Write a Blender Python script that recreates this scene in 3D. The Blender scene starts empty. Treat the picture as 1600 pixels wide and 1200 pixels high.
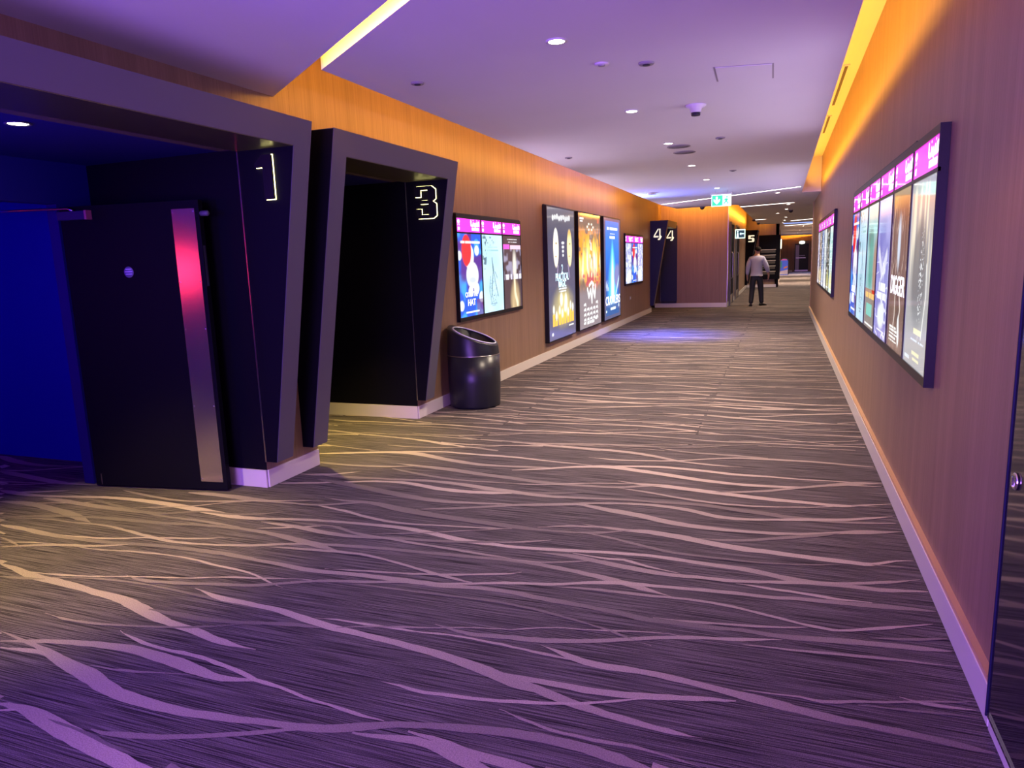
import bpy, bmesh, math, random
import numpy as np
from mathutils import Vector, Matrix
random.seed(7)
SC = bpy.context.scene
COL = SC.collection

# ------------------------------------------------------------------ camera
ZC = 2.755            # ceiling height
XL, XR = -3.42, 0.70  # corridor side walls
cam_d = bpy.data.cameras.new('camera')
cam_d.sensor_width = 36.0
cam_d.lens = 1110.755 / 1600 * 36
cam_d.clip_end = 200
cam = bpy.data.objects.new('camera', cam_d)
COL.objects.link(cam)
_yaw = Matrix.Rotation(0.3641106, 3, 'Z')
_pit = Matrix.Rotation(-0.1714632, 3, 'X')
_rol = Matrix.Rotation(0.0334892, 3, 'Y')
_R = _yaw @ _pit @ _rol
_r, _f, _u = _R @ Vector((1, 0, 0)), _R @ Vector((0, 1, 0)), _R @ Vector((0, 0, 1))
_m = Matrix((_r, _u, -_f)).transposed().to_4x4()
_m.translation = Vector((0, 0, 1.55))
cam.matrix_world = _m
SC.camera = cam

# ------------------------------------------------------------------ exposure
vs = SC.view_settings
vs.view_transform = 'Standard'
vs.look = 'None'
vs.gamma = 1.0
vs.use_curve_mapping = False
vs.exposure = 0.38
SC.cycles.use_denoising = True
SC.cycles.max_bounces = 8
SC.cycles.diffuse_bounces = 4
SC.cycles.sample_clamp_indirect = 4.0

# ------------------------------------------------------------------ world
W = bpy.data.worlds.new('world')
SC.world = W
W.use_nodes = True
W.node_tree.nodes['Background'].inputs[0].default_value = (0.25, 0.18, 0.35, 1)
W.node_tree.nodes['Background'].inputs[1].default_value = 0.15

# ------------------------------------------------------------------ lights
def area(name, loc, aim, sx, sy, energy, color, spread=180):
    d = bpy.data.lights.new(name, 'AREA')
    d.shape = 'RECTANGLE'
    d.size, d.size_y = sx, sy
    d.energy = energy
    d.color = color
    d.spread = math.radians(spread)
    o = bpy.data.objects.new(name, d)
    COL.objects.link(o)
    o.location = loc
    dirv = Vector(aim).normalized()
    o.rotation_euler = dirv.to_track_quat('-Z', 'Y').to_euler()
    return o

def area_xy(name, a, b, z, inward, w, energy, color):
    """cove strip from a to b (xy) lying at height z, shining along `inward`"""
    a, b = Vector((a[0], a[1], z)), Vector((b[0], b[1], z))
    d = bpy.data.lights.new(name, 'AREA')
    d.shape = 'RECTANGLE'
    d.size, d.size_y = (b - a).length, w
    d.energy = energy
    d.color = color
    o = bpy.data.objects.new(name, d)
    COL.objects.link(o)
    ax = (b - a).normalized()
    zz = -Vector(inward).normalized()
    yy = zz.cross(ax)
    M = Matrix((ax, yy, zz)).transposed().to_4x4()
    M.translation = (a + b) / 2
    o.matrix_world = M
    return o

AMBER = (1.0, 0.42, 0.035)
# lobby behind the viewer: unseen lamps for its violet light and the blue by the first entrance
area('lobby_violet_light', (-1.3, -4.6, 1.75), (0, 1, 0.0), 4.0, 2.4, 480, (0.42, 0.19, 1.0))
area('lobby_side_violet_light', (-3.35, -1.6, 1.2), (1, 0.40, -0.05), 3.2, 1.6, 150, (0.44, 0.20, 1.0))
area('added_lobby_uplight', (-1.6, -1.9, 0.24), (0, 0.62, 0.78), 3.2, 0.5, 190, (0.36, 0.13, 1.0))  # lamp added to lift the near ceiling
# uplight strips added on the poster cases to brighten the ceiling (both walls)
for _n, _a, _b, _e in (('a', 4.6, 8.1, 6.5), ('b', 11.15, 15.55, 9)):
    area_xy('added_ceiling_fill_right_' + _n, (0.672, _a), (0.672, _b), 2.128, (-0.93, 0, 0.36), 0.02, _e, (0.80, 0.66, 1.0)).data.spread = math.radians(100)
for _n, _a, _b, _z, _e in (('a', 7.35, 9.35, 2.10, 6), ('b', 10.55, 15.7, 2.39, 12), ('c', 16.5, 18.6, 2.10, 6)):
    area_xy('added_ceiling_fill_left_' + _n, (-3.385, _a), (-3.385, _b), _z, (0.95, 0, 0.32), 0.04, _e, (0.80, 0.66, 1.0)).data.spread = math.radians(100)
area('lobby_blue_light', (-2.75, -0.3, 1.8), (-0.12, 1, 0.05), 0.3, 1.6, 30, (0.03, 0.03, 1.0))
area('passage_blue_light', (-3.75, 1.36, 1.95), (-0.4, 1, 0.25), 0.3, 0.6, 42, (0.02, 0.0, 1.0))
area('vestibule_blue_light', (-8.4, 1.05, 1.6), (0.25, 1, -0.2), 0.4, 1.6, 42, (0.0, 0.0, 1.0))
# amber coves
area_xy('cove_light_left', (-2.76, 4.1), (-2.83, 17.6), 2.90, (-1, 0, 0.10), 0.06, 72, AMBER)
area_xy('cove_light_right', (0.40, -2.0), (0.40, 16.2), 2.96, (1, 0, 0.9), 0.18, 112, AMBER)
area_xy('cove_light_gap', (-2.72, 3.80), (-0.3, 1.96), 2.87, (0.6, 0.8, -0.35), 0.04, 20, (1.0, 0.52, 0.04))
area_xy('cove_light_facing', (-3.3, 21.35), (-1.55, 21.35), 3.06, (0, 1, -0.4), 0.06, 24, AMBER)
area_xy('cove_light_side', (-1.10, 19.6), (-1.10, 32.8), 2.88, (-1, 0, 0.2), 0.06, 130, AMBER)
area_xy('cove_light_end', (-1.0, 33.3), (-0.1, 33.5), 2.86, (0, 1, 0.1), 0.06, 18, AMBER)
area_xy('cove_light_far', (-0.1, 58.6), (2.5, 58.6), 3.2, (0, 1, -0.9), 0.06, 120, AMBER)
# blue wash between the lightboxes and the fourth entrance, and the blue hall at the far end
area('blue_wash_up', (-3.34, 14.9, 2.40), (0.85, -0.25, 0.5), 0.3, 0.05, 45, (0.10, 0.16, 1.0), 110)
area('blue_wash_down', (-2.4, 14.2, 2.70), (0.1, 0.0, -1.0), 0.15, 0.15, 60, (0.05, 0.10, 1.0), 60)
area('far_hall_blue_light', (1.5, 54.0, 2.7), (0, 0, -1), 4.0, 8.0, 110, (0.30, 0.40, 1.0), 70)

# ------------------------------------------------------------------ materials
MATS = {}
def mat(name, color=(0.5, 0.5, 0.5), rough=0.5, metal=0.0, spec=0.5, emit=None, estr=0.0, coat=0.0):
    if name in MATS:
        return MATS[name]
    m = bpy.data.materials.new(name)
    m.use_nodes = True
    b = m.node_tree.nodes['Principled BSDF']
    b.inputs['Base Color'].default_value = (*color, 1)
    b.inputs['Roughness'].default_value = rough
    b.inputs['Metallic'].default_value = metal
    b.inputs['Specular IOR Level'].default_value = spec
    if coat:
        b.inputs['Coat Weight'].default_value = coat
        b.inputs['Coat Roughness'].default_value = 0.04
    if emit:
        b.inputs['Emission Color'].default_value = (*emit, 1)
        b.inputs['Emission Strength'].default_value = estr
    MATS[name] = m
    return m

def node_mat(name, rough=0.5, spec=0.5):
    m = bpy.data.materials.new(name)
    m.use_nodes = True
    nt = m.node_tree
    b = nt.nodes['Principled BSDF']
    b.inputs['Roughness'].default_value = rough
    b.inputs['Specular IOR Level'].default_value = spec
    MATS[name] = m
    return m, nt, b

def noise_chain(nt, scale, sc3, detail=4.0, rough=0.55):
    tc = nt.nodes.new('ShaderNodeTexCoord')
    mp = nt.nodes.new('ShaderNodeMapping')
    mp.inputs['Scale'].default_value = sc3
    nz = nt.nodes.new('ShaderNodeTexNoise')
    nz.inputs['Scale'].default_value = scale
    nz.inputs['Detail'].default_value = detail
    nz.inputs['Roughness'].default_value = rough
    nt.links.new(tc.outputs['Object'], mp.inputs['Vector'])
    nt.links.new(mp.outputs['Vector'], nz.inputs['Vector'])
    return nz

def ramp(nt, src, stops):
    r = nt.nodes.new('ShaderNodeValToRGB')
    el = r.color_ramp.elements
    while len(el) < len(stops):
        el.new(0.5)
    for e, (p, c) in zip(el, stops):
        e.position = p
        e.color = (*c, 1)
    nt.links.new(src, r.inputs['Fac'])
    return r

def mixmul(nt, a, b, fac=1.0):
    m = nt.nodes.new('ShaderNodeMixRGB')
    m.blend_type = 'MULTIPLY'
    m.inputs[0].default_value = fac
    nt.links.new(a, m.inputs[1])
    nt.links.new(b, m.inputs[2])
    return m

# brown wood veneer wall covering with fine vertical grain
def veneer(name, c0, c1):
    m, nt, b = node_mat(name, 0.42, 0.35)
    n1 = noise_chain(nt, 1.0, (70, 70, 1.3), 5, 0.6)
    n2 = noise_chain(nt, 1.0, (9, 9, 0.25), 3, 0.5)
    r1 = ramp(nt, n1.outputs['Fac'], [(0.25, c0), (0.75, c1)])
    r2 = ramp(nt, n2.outputs['Fac'], [(0.3, (0.80, 0.80, 0.80)), (0.7, (1, 1, 1))])
    mm = mixmul(nt, r1.outputs['Color'], r2.outputs['Color'])
    nt.links.new(mm.outputs[0], b.inputs['Base Color'])
    bp = nt.nodes.new('ShaderNodeBump')
    bp.inputs['Strength'].default_value = 0.15
    bp.inputs['Distance'].default_value = 0.004
    nt.links.new(n1.outputs['Fac'], bp.inputs['Height'])
    nt.links.new(bp.outputs['Normal'], b.inputs['Normal'])
    return m
M_WALL = veneer('brown_veneer', (0.250, 0.150, 0.098), (0.350, 0.220, 0.148))

# carpet ground: charcoal violet with fine cross ribs
def carpet():
    m, nt, b = node_mat('carpet_ground', 0.95, 0.1)
    n1 = noise_chain(nt, 1.0, (2.2, 200, 1), 2, 0.6)
    n2 = noise_chain(nt, 1.0, (330, 330, 1), 2, 0.5)
    n3 = noise_chain(nt, 1.0, (2.0, 2.0, 1), 2, 0.5)
    r1 = ramp(nt, n1.outputs['Fac'], [(0.38, (0.026, 0.021, 0.024)), (0.64, (0.205, 0.170, 0.175))])
    r2 = ramp(nt, n2.outputs['Fac'], [(0.3, (0.45, 0.45, 0.45)), (0.7, (1.35, 1.35, 1.35))])
    r3 = ramp(nt, n3.outputs['Fac'], [(0.3, (0.88, 0.88, 0.88)), (0.7, (1.0, 1.0, 1.0))])
    mm = mixmul(nt, r1.outputs['Color'], r2.outputs['Color'])
    m2 = mixmul(nt, mm.outputs[0], r3.outputs['Color'])
    nt.links.new(m2.outputs[0], b.inputs['Base Color'])
    bp = nt.nodes.new('ShaderNodeBump')
    bp.inputs['Strength'].default_value = 0.5
    bp.inputs['Distance'].default_value = 0.003
    nt.links.new(n1.outputs['Fac'], bp.inputs['Height'])
    nt.links.new(bp.outputs['Normal'], b.inputs['Normal'])
    return m
M_CARPET = carpet()

def stripe_mat():
    m, nt, b = node_mat('carpet_stripe', 0.95, 0.1)
    n2 = noise_chain(nt, 1.0, (200, 200, 1), 2, 0.5)
    r2 = ramp(nt, n2.outputs['Fac'], [(0.25, (0.27, 0.222, 0.205)), (0.75, (0.52, 0.435, 0.40))])
    at = nt.nodes.new('ShaderNodeAttribute')
    at.attribute_name = 'yarn'
    r1 = ramp(nt, at.outputs['Fac'], [(0.0, (0.42, 0.41, 0.43)), (1.0, (1.08, 1.02, 0.98))])
    mm = mixmul(nt, r2.outputs['Color'], r1.outputs['Color'])
    nt.links.new(mm.outputs[0], b.inputs['Base Color'])
    return m
M_STRIPE = stripe_mat()

def plaster(name, col):
    m, nt, b = node_mat(name, 0.7, 0.3)
    n = noise_chain(nt, 1.0, (0.7, 0.7, 0.7), 3, 0.5)
    c = Vector(col)
    r = ramp(nt, n.outputs['Fac'], [(0.3, tuple(c * 0.94)), (0.7, tuple(c))])
    nt.links.new(r.outputs['Color'], b.inputs['Base Color'])
    return m
M_CEIL = plaster('ceiling_plaster', (0.78, 0.76, 0.77))
M_RECESS = plaster('recess_paint', (0.75, 0.72, 0.66))

M_SKIRT = mat('cream_skirting', (0.74, 0.68, 0.62), 0.22, 0, 0.5)
M_BEAD = mat('oak_bead', (0.62, 0.38, 0.20), 0.4)
M_CHAR = mat('charcoal_paint', (0.118, 0.108, 0.138), 0.5, 0, 0.4)
M_BLACK = mat('black_laminate', (0.006, 0.0055, 0.009), 0.55, 0, 0.06)
M_SOFF = mat('soffit_satin', (0.16, 0.14, 0.07), 0.32, 0.7)
M_VEST = mat('blue_glow_tint', (0.004, 0.004, 0.30), 0.6, 0, 0.3)  # blue light on dark walls, put into their colour
M_PASS = mat('dark_blue_glow_tint', (0.010, 0.006, 0.13), 0.6, 0, 0.3)  # blue haze on the passage ceiling and door frame, put into the colour
M_NAVY = mat('navy_laminate', (0.026, 0.028, 0.085), 0.5, 0, 0.2)
M_CASE = mat('case_black', (0.010, 0.010, 0.012), 0.35, 0, 0.25)
M_STEEL = mat('brushed_steel', (0.62, 0.58, 0.55), 0.28, 1.0)
M_CHROME = mat('chrome', (0.75, 0.75, 0.78), 0.12, 1.0)
M_GLASSY = mat('black_glass', (0.012, 0.010, 0.018), 0.06, 0, 0.6)
M_BINP = mat('bin_gloss_black', (0.012, 0.013, 0.018), 0.32, 0, 0.4)
M_WHITE = mat('white_plastic', (0.72, 0.70, 0.70), 0.4)
M_GREYP = mat('grey_plastic', (0.32, 0.30, 0.31), 0.5)
M_DARKP = mat('dark_plastic', (0.03, 0.03, 0.035), 0.5)
M_WARM = mat('warm_lamp', (0.9, 0.85, 0.8), 0.5, emit=(1.0, 0.90, 0.74), estr=22)
M_SOFFL = mat('soffit_lamp', (0.9, 0.85, 0.8), 0.5, emit=(1.0, 0.93, 0.66), estr=22)
M_LED = mat('led_line', (0.9, 0.9, 0.9), 0.5, emit=(1.0, 0.90, 0.78), estr=4.5)
M_HALO = mat('halo_led', (0.9, 0.9, 0.7), 0.5, emit=(1.0, 0.90, 0.34), estr=5.0)
M_HALO2 = mat('halo_led_soft', (0.9, 0.9, 0.8), 0.5, emit=(1.0, 0.95, 0.66), estr=1.6)

# ------------------------------------------------------------------ mesh helpers
def link(name, me, m=None, parent=None):
    o = bpy.data.objects.new(name, me)
    COL.objects.link(o)
    if m is not None:
        if isinstance(m, (list, tuple)):
            for x in m:
                me.materials.append(x)
        else:
            me.materials.append(m)
    if parent is not None:
        o.parent = parent
    return o

def bm_obj(name, bm, m, parent=None, smooth=False):
    bmesh.ops.recalc_face_normals(bm, faces=bm.faces)
    me = bpy.data.meshes.new(name)
    bm.to_mesh(me)
    bm.free()
    if smooth:
        for p in me.polygons:
            p.use_smooth = True
    return link(name, me, m, parent)

def add_box(bm, x0, x1, y0, y1, z0, z1, bev=0.0):
    g = bmesh.ops.create_cube(bm, size=1.0)
    vs_ = g['verts']
    for v in vs_:
        v.co = Vector(((x0 + x1) / 2 + v.co.x * (x1 - x0), (y0 + y1) / 2 + v.co.y * (y1 - y0), (z0 + z1) / 2 + v.co.z * (z1 - z0)))
    if bev:
        ed = list({e for v in vs_ for e in v.link_edges})
        bmesh.ops.bevel(bm, geom=ed, offset=bev, segments=2, affect='EDGES', profile=0.5)

def box(name, x0, x1, y0, y1, z0, z1, m, parent=None, bev=0.0):
    bm = bmesh.new()
    add_box(bm, min(x0, x1), max(x0, x1), min(y0, y1), max(y0, y1), min(z0, z1), max(z0, z1), bev)
    return bm_obj(name, bm, m, parent)

def add_prism(bm, pts, vec):
    """pts: list of 3d points (planar polygon), extruded along vec"""
    vec = Vector(vec)
    a = [bm.verts.new(p) for p in pts]
    b = [bm.verts.new(Vector(p) + vec) for p in pts]
    bm.faces.new(a)
    bm.faces.new(list(reversed(b)))
    n = len(pts)
    for i in range(n):
        bm.faces.new((a[i], b[i], b[(i + 1) % n], a[(i + 1) % n]))

def prism(name, pts, vec, m, parent=None):
    bm = bmesh.new()
    add_prism(bm, pts, vec)
    return bm_obj(name, bm, m, parent)

def add_lathe(bm, prof, seg=32, cap=True, center=(0, 0, 0)):
    rings = []
    for r, z in prof:
        ring = []
        for i in range(seg):
            a = 2 * math.pi * i / seg
            ring.append(bm.verts.new((center[0] + r * math.cos(a), center[1] + r * math.sin(a), center[2] + z)))
        rings.append(ring)
    for k in range(len(rings) - 1):
        for i in range(seg):
            j = (i + 1) % seg
            bm.faces.new((rings[k][i], rings[k][j], rings[k + 1][j], rings[k + 1][i]))
    if cap:
        bm.faces.new(list(reversed(rings[0])))
        bm.faces.new(rings[-1])
    return rings

def lathe(name, prof, m, parent=None, seg=32, loc=(0, 0, 0), cap=True, smooth=True):
    bm = bmesh.new()
    add_lathe(bm, prof, seg, cap)
    o = bm_obj(name, bm, m, parent, smooth)
    o.location = loc
    return o

def add_tube(bm, pts, r, seg=8, closed=False):
    pts = [Vector(p) for p in pts]
    n = len(pts)
    rings = []
    for i, p in enumerate(pts):
        if closed:
            d = pts[(i + 1) % n] - pts[i - 1]
        else:
            d = pts[min(i + 1, n - 1)] - pts[max(i - 1, 0)]
        d.normalize()
        u = d.cross(Vector((0.31, 0.52, 0.79)))
        if u.length < 1e-4:
            u = d.cross(Vector((1, 0, 0)))
        u.normalize()
        w = d.cross(u)
        rr = r[i] if isinstance(r, (list, tuple)) else r
        rings.append([bm.verts.new(p + rr * (math.cos(2 * math.pi * k / seg) * u + math.sin(2 * math.pi * k / seg) * w)) for k in range(seg)])
    m_ = n if closed else n - 1
    for i in range(m_):
        A, B = rings[i], rings[(i + 1) % n]
        for k in range(seg):
            j = (k + 1) % seg
            bm.faces.new((A[k], A[j], B[j], B[k]))
    if not closed:
        bm.faces.new(list(reversed(rings[0])))
        bm.faces.new(rings[-1])

def tube(name, pts, r, m, parent=None, seg=8, closed=False, smooth=True):
    bm = bmesh.new()
    add_tube(bm, pts, r, seg, closed)
    return bm_obj(name, bm, m, parent, smooth)

def struct(o):
    o['kind'] = 'structure'
    return o

def empty(name, loc=(0, 0, 0)):
    o = bpy.data.objects.new(name, None)
    COL.objects.link(o)
    o.empty_display_size = 0.1
    o.location = loc
    return o

def tag(o, label, cat, group=None):
    o['label'] = label
    o['category'] = cat
    if group:
        o['group'] = group
    return o

def thing(name, label, cat, loc=(0, 0, 0), group=None):
    return tag(empty(name, loc), label, cat, group)

def keep(o, parent):
    """parent an object that was modelled in world coordinates"""
    o.parent = parent
    o.matrix_parent_inverse = Matrix.Translation(-Vector(parent.location))
    return o

def text_mesh(body, size, m, parent, origin, udir, vdir, align='CENTER', depth=0.002, bold=0.0, sx=1.0, name='lettering', sp=1.0):
    cu = bpy.data.curves.new('txt', 'FONT')
    cu.body = body
    cu.size = size
    cu.align_x = align
    cu.align_y = 'CENTER'
    cu.extrude = depth
    cu.offset = bold
    cu.space_character = sp
    cu.resolution_u = 3
    t = bpy.data.objects.new('txt', cu)
    COL.objects.link(t)
    bpy.context.view_layer.update()
    dg = bpy.context.evaluated_depsgraph_get()
    me = bpy.data.meshes.new_from_object(t.evaluated_get(dg))
    bpy.data.objects.remove(t)
    u, v = Vector(udir).normalized(), Vector(vdir).normalized()
    n = u.cross(v)
    M = Matrix((u, v, n)).transposed().to_4x4()
    M.translation = Vector(origin)
    me.transform(M @ Matrix.Diagonal((sx, 1, 1, 1)))
    me.materials.clear()
    o = link(name, me, m)
    if parent is not None:
        keep(o, parent)
    return o

# ------------------------------------------------------------------ floor
fl = struct(box('floor', -9.0, 5.0, -5.0, 61.0, -0.12, 0.0, M_CARPET))

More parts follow.
